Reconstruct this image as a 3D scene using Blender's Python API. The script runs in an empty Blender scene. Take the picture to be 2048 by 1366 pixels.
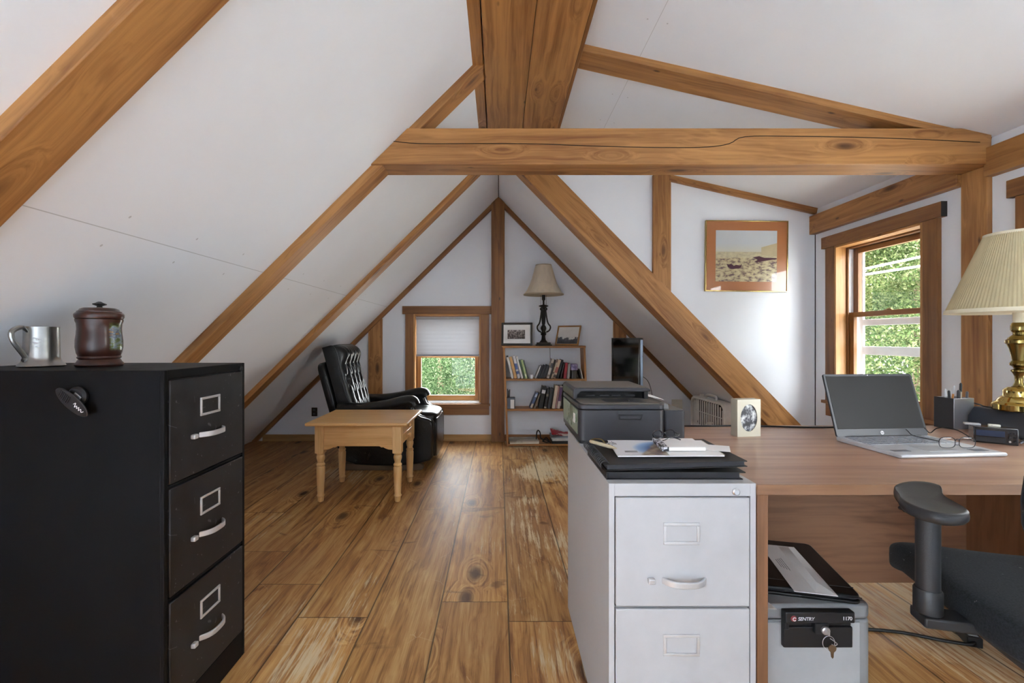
import bpy, bmesh, math, random
import numpy as np
from mathutils import Matrix, Vector, Euler
R = math.radians
SC = bpy.context.scene
COL = SC.collection
CAM_Z = 1.12
F = 890.0            # focal length in pixels of a 2048 px wide frame


def srgb(h, k=1.0):
    h = h.lstrip('#')
    out = []
    for i in (0, 2, 4):
        c = int(h[i:i + 2], 16) / 255
        c = c / 12.92 if c <= .04045 else ((c + .055) / 1.055) ** 2.4
        out.append(min(1.0, c * k))
    return (*out, 1.0)


# ---------------------------------------------------------------- materials
class NT:
    def __init__(s, name):
        s.m = bpy.data.materials.new(name)
        s.m.use_nodes = True
        s.t = s.m.node_tree
        s.n = s.t.nodes
        s.l = s.t.links
        s.bsdf = s.n['Principled BSDF']

    def node(s, typ, **kw):
        n = s.n.new(typ)
        for k, v in kw.items():
            setattr(n, k, v)
        return n

    def link(s, a, b):
        s.l.new(a, b)

    def inp(s, sock, v):
        if hasattr(v, 'is_output'):
            s.l.new(v, sock)
        else:
            sock.default_value = v

    def math(s, op, a, b=None, c=None):
        n = s.node('ShaderNodeMath', operation=op)
        for i, v in enumerate((a, b, c)):
            if v is not None:
                s.inp(n.inputs[i], v)
        return n.outputs[0]

    def mix(s, fac, a, b, mode='MIX'):
        n = s.node('ShaderNodeMix', data_type='RGBA', blend_type=mode)
        s.inp(n.inputs[0], fac)
        s.inp(n.inputs[6], a)
        s.inp(n.inputs[7], b)
        return n.outputs[2]

    def ramp(s, fac, stops, interp='LINEAR'):
        n = s.node('ShaderNodeValToRGB')
        cr = n.color_ramp
        cr.interpolation = interp
        while len(cr.elements) < len(stops):
            cr.elements.new(.5)
        for e, (p, c) in zip(cr.elements, stops):
            e.position = p
            e.color = c if len(c) == 4 else (*c, 1)
        s.inp(n.inputs[0], fac)
        return n.outputs[0]

    def noise(s, vec, scale, detail=4, rough=.55, dist=0.0, dims='3D'):
        n = s.node('ShaderNodeTexNoise', noise_dimensions=dims)
        s.inp(n.inputs['Vector'], vec)
        n.inputs['Scale'].default_value = scale
        n.inputs['Detail'].default_value = detail
        n.inputs['Roughness'].default_value = rough
        n.inputs['Distortion'].default_value = dist
        return n.outputs[0]

    def mapping(s, vec, scale=(1, 1, 1), loc=(0, 0, 0)):
        n = s.node('ShaderNodeMapping')
        s.inp(n.inputs['Vector'], vec)
        n.inputs['Scale'].default_value = scale
        n.inputs['Location'].default_value = loc
        return n.outputs[0]

    def obj(s):
        return s.node('ShaderNodeTexCoord').outputs['Object']

    def gen(s):
        return s.node('ShaderNodeTexCoord').outputs['Generated']

    def rnd(s):
        return s.node('ShaderNodeObjectInfo').outputs['Random']

    def vadd(s, a, b):
        n = s.node('ShaderNodeVectorMath', operation='ADD')
        s.inp(n.inputs[0], a)
        s.inp(n.inputs[1], b)
        return n.outputs[0]

    def sep(s, v):
        n = s.node('ShaderNodeSeparateXYZ')
        s.link(v, n.inputs[0])
        return n.outputs

    def comb(s, x, y, z):
        n = s.node('ShaderNodeCombineXYZ')
        for i, v in enumerate((x, y, z)):
            s.inp(n.inputs[i], v)
        return n.outputs[0]

    def bump(s, h, strength=.2, dist=.002):
        n = s.node('ShaderNodeBump')
        n.inputs['Strength'].default_value = strength
        n.inputs['Distance'].default_value = dist
        s.link(h, n.inputs['Height'])
        s.link(n.outputs[0], s.bsdf.inputs['Normal'])

    def set(s, **kw):
        names = {'color': 'Base Color', 'rough': 'Roughness', 'metal': 'Metallic', 'spec': 'Specular IOR Level',
                 'coat': 'Coat Weight', 'coat_rough': 'Coat Roughness', 'sheen': 'Sheen Weight', 'sub': 'Subsurface Weight'}
        for k, v in kw.items():
            s.inp(s.bsdf.inputs[names[k]], v)
        return s.m


def plain(name, hexcol, rough=.5, metal=0.0, var=.06, spec=.5, coat=0.0, bump=0.0, bscale=300, k=1.0, vscale=9):
    """one paint / plastic / metal / paper, with faint noise in its tone and gloss"""
    t = NT(name)
    o = t.obj()
    n = t.noise(o, vscale, 5, .6)
    c = srgb(hexcol, k)
    dk = tuple(x * (1 - var * 2) for x in c[:3]) + (1,)
    lt = tuple(min(1, x * (1 + var)) for x in c[:3]) + (1,)
    t.set(color=t.ramp(n, [(.3, dk), (.7, lt)]), metal=metal, spec=spec, coat=coat,
          rough=t.math('MULTIPLY_ADD', n, .16, max(.02, rough - .08)))
    if bump:
        t.bump(t.noise(o, bscale, 2), bump, .001)
    return t.m


def wood(name, light, dark, axis='X', knots=.0, rough=.5, fine=.5, scale=1.0, coat=0.0, along=.55, ring=4.0):
    """boards and timbers: grain along one local axis, darker knots"""
    t = NT(name)
    r = t.rnd()
    off = t.comb(t.math('MULTIPLY', r, 31.7), t.math('MULTIPLY', r, 17.3), t.math('MULTIPLY', r, 43.1))
    o = t.vadd(t.obj(), off)
    i = 'XYZ'.index(axis)

    def sc(a, b):
        v = [b * scale] * 3
        v[i] = a * scale
        return tuple(v)
    warp = t.noise(t.mapping(o, sc(1.2, 4)), 1.0, 3, .5)
    kv = t.node('ShaderNodeTexVoronoi')
    t.link(t.mapping(o, sc(2.4, 7.5), (.3, .7, .1)), kv.inputs['Vector'])
    kv.inputs['Scale'].default_value = 1.0
    kd = kv.outputs['Distance']
    ksel = t.math('GREATER_THAN', t.sep(kv.outputs['Color'])[0], 1 - knots)
    near = t.math('MULTIPLY', t.ramp(kd, [(0.05, (1, 1, 1)), (.42, (0, 0, 0))], 'EASE'), ksel)
    warp2 = t.math('MULTIPLY_ADD', near, .9, warp)
    v2 = t.vadd(t.mapping(o, sc(along * .55, 8)), t.comb(t.math('MULTIPLY', warp2, .75), t.math('MULTIPLY', warp2, .75), t.math('MULTIPLY', warp2, .75)))
    rings = t.noise(v2, ring, 3, .6, .3)
    fin = t.noise(t.mapping(o, sc(1.6, 75)), 1.0, 5, .75)
    patch = t.noise(t.mapping(o, sc(1.1, 2.6)), 1.0, 3)
    fac = t.math('MULTIPLY_ADD', rings, .62, t.math('MULTIPLY_ADD', fin, fine * .45, t.math('MULTIPLY', patch, .34)))
    L, D = srgb(light), srgb(dark)
    base = t.ramp(fac, [(.44, D), (.64, tuple((a * .32 + b * .68) for a, b in zip(D, L))), (.84, L)])
    tone = t.math('MULTIPLY_ADD', r, .28, .86)
    base = t.mix(1.0, base, t.comb(tone, tone, tone), 'MULTIPLY')
    if knots > 0:
        kn = t.math('MULTIPLY', t.ramp(kd, [(.06, (1, 1, 1)), (.11, (.6, .6, .6)), (.17, (0, 0, 0))]), ksel)
        base = t.mix(kn, base, tuple(x * .16 for x in D[:3]) + (1,))
        pv = t.node('ShaderNodeTexVoronoi')
        t.link(t.mapping(o, sc(5.5, 13), (.9, .2, .6)), pv.inputs['Vector'])
        pv.inputs['Scale'].default_value = 1.0
        pk = t.math('MULTIPLY', t.ramp(pv.outputs['Distance'], [(.05, (1, 1, 1)), (.13, (0, 0, 0))]), t.math('GREATER_THAN', t.sep(pv.outputs['Color'])[1], .72))
        base = t.mix(t.math('MULTIPLY', pk, .85), base, tuple(x * .2 for x in D[:3]) + (1,))
        halo = t.math('MULTIPLY', near, .35)
        base = t.mix(halo, base, D)
    t.set(color=base, rough=t.math('MULTIPLY_ADD', fin, .2, rough - .1), coat=coat, coat_rough=.25)
    t.bump(fin, .12, .001)
    return t.m


# ---------------------------------------------------------------- mesh builder
class MB:
    def __init__(s):
        s.v, s.f, s.sm, s.mi = [], [], [], []

    def add(s, verts, faces, M=None, smooth=False, mi=0):
        b = len(s.v)
        for p in verts:
            p = Vector(p)
            s.v.append(tuple(M @ p) if M is not None else tuple(p))
        for f in faces:
            s.f.append([i + b for i in f])
            s.sm.append(smooth)
            s.mi.append(mi)
        return s

    def bx(s, x0, x1, y0, y1, z0, z1, M=None, mi=0):
        v = [(x, y, z) for z in (z0, z1) for y in (y0, y1) for x in (x0, x1)]
        f = [(0, 2, 3, 1), (4, 5, 7, 6), (0, 1, 5, 4), (2, 6, 7, 3), (0, 4, 6, 2), (1, 3, 7, 5)]
        return s.add(v, f, M, mi=mi)

    def box(s, c, d, M=None, mi=0):
        return s.bx(c[0] - d[0] / 2, c[0] + d[0] / 2, c[1] - d[1] / 2, c[1] + d[1] / 2, c[2] - d[2] / 2, c[2] + d[2] / 2, M, mi)

    def prism(s, poly, plane, a, b, M=None, mi=0, smooth=False):
        n = len(poly)

        def P(p, h):
            return {'xz': (p[0], h, p[1]), 'yz': (h, p[0], p[1]), 'xy': (p[0], p[1], h)}[plane]
        v = [P(p, a) for p in poly] + [P(p, b) for p in poly]
        s.add(v, [list(range(n))[::-1], list(range(n, 2 * n))], M, mi=mi)
        base = len(s.v) - 2 * n
        for i in range(n):
            j = (i + 1) % n
            s.f.append([base + i, base + j, base + n + j, base + n + i])
            s.sm.append(smooth)
            s.mi.append(mi)
        return s

    def lathe(s, prof, c=(0, 0, 0), n=32, M=None, mi=0, sx=1.0, flute=0, fa=0.0):
        v, f = [], []
        m = len(prof)
        for k in range(n):
            a = 2 * math.pi * k / n
            q = 1 + fa * math.cos(flute * a) if flute else 1
            for (r, z) in prof:
                v.append((c[0] + r * q * math.cos(a) * sx, c[1] + r * q * math.sin(a), c[2] + z))
        for k in range(n):
            k2 = (k + 1) % n
            for j in range(m - 1):
                f.append((k * m + j, k2 * m + j, k2 * m + j + 1, k * m + j + 1))
        s.add(v, f, M, True, mi)
        base = len(s.v) - len(v)
        for j, rev in ((0, True), (m - 1, False)):
            if prof[j][0] > 1e-5:
                ring = [base + k * m + j for k in range(n)]
                s.f.append(ring[::-1] if rev else ring)
                s.sm.append(False)
                s.mi.append(mi)
        return s

    def tube(s, pts, r, n=8, M=None, mi=0, closed=False, flat=1.0):
        pts = [Vector(p) for p in pts]
        m = len(pts)
        rr = r if isinstance(r, (list, tuple)) else [r] * m
        v, f = [], []
        up = Vector((0, 0, 1))
        prev = None
        for i, p in enumerate(pts):
            a = pts[(i - 1) % m] if (closed or i > 0) else p
            b = pts[(i + 1) % m] if (closed or i < m - 1) else p
            d = (b - a).normalized()
            if prev is None:
                u = d.cross(up)
                if u.length < 1e-3:
                    u = d.cross(Vector((1, 0, 0)))
            else:
                u = prev - d * prev.dot(d)
            u.normalize()
            prev = u
            w = d.cross(u)
            for k in range(n):
                t = 2 * math.pi * k / n
                v.append(p + u * math.cos(t) * rr[i] + w * math.sin(t) * rr[i] * flat)
        for i in range(m if closed else m - 1):
            j = (i + 1) % m
            for k in range(n):
                k2 = (k + 1) % n
                f.append((i * n + k, i * n + k2, j * n + k2, j * n + k))
        s.add(v, f, M, True, mi)
        if not closed:
            b = len(s.v) - len(v)
            s.f += [[b + k for k in range(n)][::-1], [b + (m - 1) * n + k for k in range(n)]]
            s.sm += [False, False]
            s.mi += [mi, mi]
        return s

    def grid(s, nx, ny, fn, M=None, mi=0, smooth=True):
        v = [fn(i / nx, j / ny) for j in range(ny + 1) for i in range(nx + 1)]
        f = [(j * (nx + 1) + i, j * (nx + 1) + i + 1, (j + 1) * (nx + 1) + i + 1, (j + 1) * (nx + 1) + i) for j in range(ny) for i in range(nx)]
        return s.add(v, f, M, smooth, mi)

    def superbox(s, c, d, e=4.0, n=24, M=None, mi=0, fn=None):
        """a soft cushion-like block"""
        v, f = [], []
        m = n // 2

        def sp(x, q):
            return math.copysign(abs(x) ** q, x)
        q = 2.0 / e
        for j in range(m + 1):
            ph = -math.pi / 2 + math.pi * j / m
            for k in range(n):
                th = 2 * math.pi * k / n
                p = [sp(math.cos(ph), q) * sp(math.cos(th), q), sp(math.cos(ph), q) * sp(math.sin(th), q), sp(math.sin(ph), q)]
                p = [c[i] + p[i] * d[i] / 2 for i in range(3)]
                v.append(fn(p) if fn else p)
        for j in range(m):
            for k in range(n):
                k2 = (k + 1) % n
                f.append((j * n + k, j * n + k2, (j + 1) * n + k2, (j + 1) * n + k))
        return s.add(v, f, M, True, mi)

    def build(s, name, mat, parent=None, bevel=0.0, seg=2, loc=None, rot=None, weld=False, sub=0, ang=35, **props):
        me = bpy.data.meshes.new(name)
        me.from_pydata(s.v, [], s.f)
        me.polygons.foreach_set('use_smooth', s.sm)
        for m in (mat if isinstance(mat, (list, tuple)) else [mat]):
            me.materials.append(m)
        me.polygons.foreach_set('material_index', s.mi)
        bm = bmesh.new()
        bm.from_mesh(me)
        if weld:
            bmesh.ops.remove_doubles(bm, verts=bm.verts, dist=1e-5)
        bmesh.ops.recalc_face_normals(bm, faces=bm.faces)
        bm.to_mesh(me)
        bm.free()
        if any(s.sm) or bevel:
            me.polygons.foreach_set('use_smooth', [True] * len(me.polygons))
            me.set_sharp_from_angle(angle=R(ang))
        o = bpy.data.objects.new(name, me)
        COL.objects.link(o)
        if parent is not None:
            o.parent = parent
        if loc is not None:
            o.location = loc
        if rot is not None:
            o.rotation_euler = rot
        if bevel:
            b = o.modifiers.new('Bevel', 'BEVEL')
            b.width = bevel
            b.segments = seg
            b.limit_method = 'ANGLE'
            b.angle_limit = R(40)
        if sub:
            q = o.modifiers.new('Sub', 'SUBSURF')
            q.levels = q.render_levels = sub
        for k, v in props.items():
            o[k] = v
        return o


def tag(o, label, cat, group=None, kind=None):
    o['label'] = label
    o['category'] = cat
    if group:
        o['group'] = group
    if kind:
        o['kind'] = kind
    return o


def thing(name, label, cat, loc=(0, 0, 0), rotz=0.0, group=None, kind=None):
    o = bpy.data.objects.new(name, None)
    o.empty_display_size = .1
    COL.objects.link(o)
    o.location = loc
    o.rotation_euler = (0, 0, rotz)
    return tag(o, label, cat, group, kind)


def beam(name, p0, p1, across, w, h, mat, parent=None, bevel=.003, **props):
    """a straight timber of w (along `across`) by h, grain along its own length"""
    p0, p1 = Vector(p0), Vector(p1)
    L = (p1 - p0).length
    x = (p1 - p0).normalized()
    y = Vector(across)
    y = (y - x * y.dot(x)).normalized()
    z = x.cross(y)
    o = MB().bx(-L / 2, L / 2, -w / 2, w / 2, -h / 2, h / 2).build(name, mat, parent, bevel=bevel, **props)
    M = Matrix((x, y, z)).transposed().to_4x4()
    M.translation = (p0 + p1) / 2
    o.matrix_world = M
    if parent is not None:
        o.matrix_parent_inverse = parent.matrix_world.inverted()
    return o


def text_part(name, body, size, mat, parent, loc, rot=(R(90), 0, 0), shear=0.0, space=1.0, align='LEFT', depth=.0003):
    c = bpy.data.curves.new(name, 'FONT')
    c.body = body
    c.size = size
    c.shear = shear
    c.space_character = space
    c.align_x = align
    c.extrude = depth
    tmp = bpy.data.objects.new(name, c)
    me = bpy.data.meshes.new_from_object(tmp)
    bpy.data.objects.remove(tmp)
    me.materials.clear()
    me.materials.append(mat)
    o = bpy.data.objects.new(name, me)
    COL.objects.link(o)
    o.parent = parent
    o.location = loc
    o.rotation_euler = rot
    return o


def arc(cx, cy, r, a0, a1, n, ry=None):
    ry = r if ry is None else ry
    return [(cx + r * math.cos(R(a0 + (a1 - a0) * i / n)), cy + ry * math.sin(R(a0 + (a1 - a0) * i / n))) for i in range(n + 1)]


def rrect(x0, x1, y0, y1, r, n=5):
    return (arc(x1 - r, y1 - r, r, 0, 90, n) + arc(x0 + r, y1 - r, r, 90, 180, n) + arc(x0 + r, y0 + r, r, 180, 270, n) + arc(x1 - r, y0 + r, r, 270, 360, n))


def spline(pts, n=8):
    """Catmull-Rom through the points"""
    P = [Vector(p) for p in pts]
    P = [P[0] * 2 - P[1]] + P + [P[-1] * 2 - P[-2]]
    out = []
    for i in range(1, len(P) - 2):
        a, b, c, d = P[i - 1:i + 3]
        for k in range(n):
            t = k / n
            out.append(.5 * ((2 * b) + (c - a) * t + (2 * a - 5 * b + 4 * c - d) * t * t + (3 * b - a - 3 * c + d) * t ** 3))
    out.append(P[-2])
    return out
SKY, SUN, EXPO = 6.0, 10.0, 2.1
# ================================================================ materials of the room
def mat_plaster(name, hexcol, seam=None):
    t = NT(name)
    o = t.obj()
    n = t.noise(o, 2.2, 3)
    c = srgb(hexcol)
    base = t.ramp(n, [(.3, tuple(x * .965 for x in c[:3])), (.7, c)])
    if seam is not None:
        xyz = t.sep(o)
        d = t.math('ABSOLUTE', t.math('SUBTRACT', xyz[0], seam))
        line = t.math('LESS_THAN', d, .0012)
        yy = t.math('MULTIPLY', t.math('SUBTRACT', t.math('FRACT', t.math('DIVIDE', xyz[1], .31)), .5), .31)
        dx = t.math('SUBTRACT', d, .045)
        rr = t.math('ADD', t.math('MULTIPLY', yy, yy), t.math('MULTIPLY', dx, dx))
        nail = t.math('LESS_THAN', rr, .0038 ** 2)
        base = t.mix(t.math('MULTIPLY', t.math('MAXIMUM', line, nail), .45), base, srgb('#8a8a8a'))
    t.set(color=base, rough=.8, spec=.12)
    t.bump(t.noise(o, 90, 3), .05, .002)
    return t.m


WALL = mat_plaster('white_wall_paint', '#e9edf3')
ROOF = mat_plaster('white_ceiling_board', '#e9edf3', seam=-1.20)
SHED = mat_plaster('white_dormer_board', '#e9edf3', seam=.72)
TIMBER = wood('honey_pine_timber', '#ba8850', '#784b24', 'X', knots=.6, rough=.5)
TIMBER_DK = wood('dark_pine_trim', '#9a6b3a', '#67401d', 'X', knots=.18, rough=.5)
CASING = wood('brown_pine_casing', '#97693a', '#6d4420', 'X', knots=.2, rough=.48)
JAMB = wood('pale_jamb_wood', '#c8955a', '#9c6a34', 'X', knots=.05, rough=.42)
BASEB = wood('tan_baseboard_wood', '#bd9560', '#96703f', 'X', knots=.1, rough=.5)
PVC = plain('white_vinyl', '#e4e4e6', .35)
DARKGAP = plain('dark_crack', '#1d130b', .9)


def mat_glass():
    t = NT('window_glass')
    t.n.remove(t.bsdf)
    tr = t.node('ShaderNodeBsdfTransparent')
    tr.inputs[0].default_value = (.97, .98, .975, 1)
    gl = t.node('ShaderNodeBsdfGlossy')
    gl.inputs['Roughness'].default_value = .01
    lw = t.node('ShaderNodeLayerWeight')
    fr = t.math('MULTIPLY_ADD', t.math('POWER', lw.outputs['Facing'], 5.0), .9, .035)
    mx = t.node('ShaderNodeMixShader')
    t.link(fr, mx.inputs[0])
    t.link(tr.outputs[0], mx.inputs[1])
    t.link(gl.outputs[0], mx.inputs[2])
    t.link(mx.outputs[0], t.n['Material Output'].inputs[0])
    return t.m


GLASS = mat_glass()


def mat_floor():
    t = NT('wide_pine_floorboards')
    o = t.obj()
    x, y, z = t.sep(o)
    W = .282
    u = t.math('DIVIDE', t.math('SUBTRACT', x, .040), W)
    pid = t.math('FLOOR', u)
    fu = t.math('FRACT', u)
    wn = t.node('ShaderNodeTexWhiteNoise', noise_dimensions='1D')
    t.link(pid, wn.inputs['W'])
    h = wn.outputs['Value']
    v = t.math('ADD', t.math('DIVIDE', y, 2.35), t.math('MULTIPLY', h, 7.3))
    jid = t.math('FLOOR', v)
    fv = t.math('FRACT', v)
    wn2 = t.node('ShaderNodeTexWhiteNoise', noise_dimensions='2D')
    t.link(t.comb(pid, jid, 0), wn2.inputs['Vector'])
    b = wn2.outputs['Value']
    off = t.comb(t.math('MULTIPLY', b, 13.0), t.math('MULTIPLY', b, 71.0), t.math('MULTIPLY', h, 9.0))
    p = t.vadd(o, off)
    # grain along Y, bent round the knots
    kv = t.node('ShaderNodeTexVoronoi', voronoi_dimensions='2D')
    t.link(t.mapping(p, (3.6, 1.75, 1)), kv.inputs['Vector'])
    kv.inputs['Scale'].default_value = 1.0
    kd = kv.outputs['Distance']
    ksel = t.math('GREATER_THAN', t.sep(kv.outputs['Color'])[0], .60)
    near = t.math('MULTIPLY', t.ramp(kd, [(.03, (1, 1, 1)), (.38, (0, 0, 0))], 'EASE'), ksel)
    warp = t.noise(t.mapping(p, (3, .9, 1)), 1.0, 3)
    wv = t.math('MULTIPLY_ADD', near, 1.1, t.math('MULTIPLY', warp, 1.3))
    rings = t.noise(t.vadd(t.mapping(p, (6.5, .38, 1)), t.comb(wv, wv, wv)), 4.2, 4, .6)
    fin = t.noise(t.mapping(p, (120, 2.4, 1)), 1.0, 4, .75)
    fac = t.math('MULTIPLY_ADD', rings, .62, t.math('MULTIPLY', fin, .38))
    base = t.ramp(fac, [(.38, srgb('#7d5330')), (.49, srgb('#b4854c')), (.62, srgb('#d0a970'))])
    tone = t.math('MULTIPLY_ADD', b, .30, .84)
    base = t.mix(1.0, base, t.comb(tone, t.math('MULTIPLY', tone, .985), t.math('MULTIPLY', tone, .96)), 'MULTIPLY')
    # reddish cast on part of the boards
    red = t.ramp(t.noise(o, .55, 2), [(.40, (0, 0, 0)), (.62, (1, 1, 1))])
    base = t.mix(t.math('MULTIPLY', red, .42), base, srgb('#95664c'))
    # knots
    kn = t.math('MULTIPLY', t.ramp(kd, [(.05, (1, 1, 1)), (.09, (.65, .65, .65)), (.15, (0, 0, 0))]), ksel)
    base = t.mix(t.math('MULTIPLY', kn, .85), base, srgb('#3c2015'))
    # long dark feathered flaws
    fl = t.noise(t.mapping(p, (2.2, 5.2, 1)), 1.0, 3, .6, 1.2)
    base = t.mix(t.math('MULTIPLY', t.ramp(fl, [(.655, (0, 0, 0)), (.72, (1, 1, 1))]), .5), base, srgb('#4a2c1b'))
    # worn, dry pale patches broken along the grain
    big = t.noise(t.mapping(o, (1.3, .8, 1), (3.1, 0.2, 0)), 1.0, 4, .6)
    st = t.noise(t.mapping(p, (60, 3.2, 1)), 1.0, 4, .8)
    side = t.ramp(t.math('MULTIPLY_ADD', x, .5, .5), [(.25, (0, 0, 0)), (.58, (.5, .5, .5)), (.95, (.8, .8, .8))])
    wear = t.ramp(t.math('ADD', t.math('MULTIPLY_ADD', big, .95, t.math('MULTIPLY', st, .62)), t.math('MULTIPLY', side, .12)), [(.90, (0, 0, 0)), (.97, (1, 1, 1))])
    base = t.mix(t.math('MULTIPLY', wear, .8), base, srgb('#d6c3a0'))
    # thin scratches
    sv = t.node('ShaderNodeTexVoronoi', feature='DISTANCE_TO_EDGE')
    t.link(t.mapping(o, (3.5, 2.2, 1)), sv.inputs['Vector'])
    sv.inputs['Scale'].default_value = 1.6
    scr = t.math('MULTIPLY', t.math('LESS_THAN', sv.outputs['Distance'], .0035), t.math('GREATER_THAN', t.noise(o, 5, 2), .55))
    base = t.mix(t.math('MULTIPLY', scr, .35), base, srgb('#d6bf9a'))
    # seams
    e = t.math('MULTIPLY', t.math('MINIMUM', fu, t.math('SUBTRACT', 1.0, fu)), W)
    ev = t.math('MULTIPLY', t.math('MINIMUM', fv, t.math('SUBTRACT', 1.0, fv)), 2.35)
    em = t.math('MINIMUM', e, t.math('MULTIPLY', ev, 1.6))
    seam = t.ramp(em, [(.0022, (1, 1, 1)), (.0042, (0, 0, 0))])
    base = t.mix(t.math('MULTIPLY', seam, .95), base, srgb('#1c0f07'))
    rg = t.math('ADD', t.math('MULTIPLY_ADD', fin, .2, .38), t.math('MULTIPLY', wear, .3))
    t.set(color=base, rough=rg, spec=.3)
    hh = t.math('SUBTRACT', t.math('MULTIPLY', fin, .35), seam)
    t.bump(hh, .22, .002)
    return t.m


FLOOR = mat_floor()

# ================================================================ shell (metres; camera stands at the origin, looking along +Y)
RZ = 1.5225 + CAM_Z                 # ridge
ML, MR = .99, 1.025                 # slopes of the two roof planes
YB = 4.84                           # back gable wall
YR = -2.3                           # rear gable wall
YC = 3.54                           # cheek wall of the dormer
XW = 2.52                           # dormer side wall
DZ0, DM = 1.598 + CAM_Z, .228       # dormer ceiling: z = DZ0 - DM*x


def zl(x): return RZ + ML * x
def zr(x): return RZ - MR * x
def zd(x): return DZ0 - DM * x


fl = MB().bx(-3.2, 3.2, -.05, YB + .15, -.06, 0).build('floor', FLOOR, kind='structure')
tag(fl, 'worn wide pine plank floor with dark seams and knots', 'floor', kind='structure')

o = MB().bx(-3.2, 3.2, YR - .2, -.05, -.06, 0).build('floor', plain('pale_bounce_floor', '#dcdfe4', .5))  # unseen floor piece, added pale to bounce neutral light into the room
tag(o, 'pale floor added behind the viewer to bounce light', 'floor', kind='structure')
T = .13
SKX, SKY_Y = (-1.9, -.55), (-2.05, -.85)     # unseen roof opening added behind the viewer to let in light


def slab(m, x0, x1, y0, y1):
    return m.prism([(x1, zl(x1)), (x0, zl(x0)), (x0 - T, zl(x0) + T), (x1 - T, zl(x1) + T)], 'xz', y0, y1)


o = MB()
slab(o, -2.72, .12, SKY_Y[1], YB + .15)
slab(o, -2.72, .12, YR - .1, SKY_Y[0])
slab(o, -2.72, SKX[0], SKY_Y[0], SKY_Y[1])
slab(o, SKX[1], .12, SKY_Y[0], SKY_Y[1])
o = o.build('ceiling', ROOF)
tag(o, 'long white sloped ceiling on the left side with a nailed board joint', 'ceiling', kind='structure')
o = MB().prism([(-.06, zr(-.06)), (2.62, zr(2.62)), (2.62 + T, zr(2.62)), (-.06 + T, zr(-.06) + T)], 'xz', YC + .005, YB + .15).build('ceiling', WALL)
tag(o, 'white sloped ceiling right of the back window, behind the diagonal timber', 'ceiling', kind='structure')
o = MB().prism([(.10, zd(.10)), (3.12, zd(3.12)), (3.12, zd(3.12) + T), (.10, zd(.10) + T)], 'xz', YR - .1, YC + .1).build('ceiling', SHED)  # runs on past the wall as an eave added to cut high sky light
tag(o, 'gently sloped white dormer ceiling above the desk side', 'ceiling', kind='structure')


def rects_with_holes(u0, u1, z0, z1, holes):
    us = sorted({u0, u1, *[h[0] for h in holes], *[h[1] for h in holes]})
    out = []
    for a, b in zip(us[:-1], us[1:]):
        zs = [z0]
        for h in holes:
            if h[0] <= a + 1e-6 and h[1] >= b - 1e-6:
                zs += [h[2], h[3]]
        zs.append(z1)
        zs.sort()
        for k in range(0, len(zs), 2):
            if zs[k + 1] - zs[k] > 1e-5:
                out.append((a, b, zs[k], zs[k + 1]))
    return out


# back gable wall with its small window
BW = (-.92, -.192, .42, 1.379)
m = MB()
m.prism([(-2.75, 0), (BW[0], 0), (BW[0], zl(BW[0]) + .05), (-2.75, zl(-2.75) + .05)], 'xz', YB, YB + .14)
m.bx(BW[0], BW[1], YB, YB + .14, 0, BW[2])
m.prism([(BW[0], BW[3]), (BW[1], BW[3]), (BW[1], zl(BW[1]) + .05), (BW[0], zl(BW[0]) + .05)], 'xz', YB, YB + .14)
m.prism([(BW[1], 0), (2.66, 0), (2.66, zr(2.66) + .05), (0, RZ + .05), (BW[1], zl(BW[1]) + .05)], 'xz', YB, YB + .14)
tag(m.build('wall_back', WALL), 'white back gable wall with the small shaded window', 'wall', kind='structure')

# dormer side wall with the desk windows
W1 = (2.62, 3.31, .66, 1.803)
W2 = (1.37, 2.06, .66, 1.803)
W3 = (-.22, .78, .66, 1.803)  # unseen opening added beside the viewer for more daylight
m = MB()
for (a, b, z0, z1) in rects_with_holes(YR, YC + .10, 0, 2.2, [W1, W2, W3]):
    m.bx(XW, XW + .13, a, b, z0, z1)
tag(m.build('wall_right', WALL), 'white dormer wall on the right with the desk window', 'wall', kind='structure')

# cheek wall of the dormer, over the right roof plane
m = MB().prism([(.0, RZ + .02), (XW + .05, zr(XW + .05)), (XW + .05, zd(XW) + .05), (.0, zd(0) + .05)], 'xz', YC, YC + .11)
tag(m.build('wall_cheek', WALL), 'white triangular dormer end wall with the framed desert picture', 'wall', kind='structure')

# rear gable wall behind the viewer
m = MB()
for (a, b, z0, z1) in rects_with_holes(-2.8, XW + .13, 0, RZ + .2, []):
    m.bx(a, b, YR - .14, YR, z0, z1)
tag(m.build('wall_rear', WALL), 'white rear gable wall behind the viewer', 'wall', kind='structure')


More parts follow.
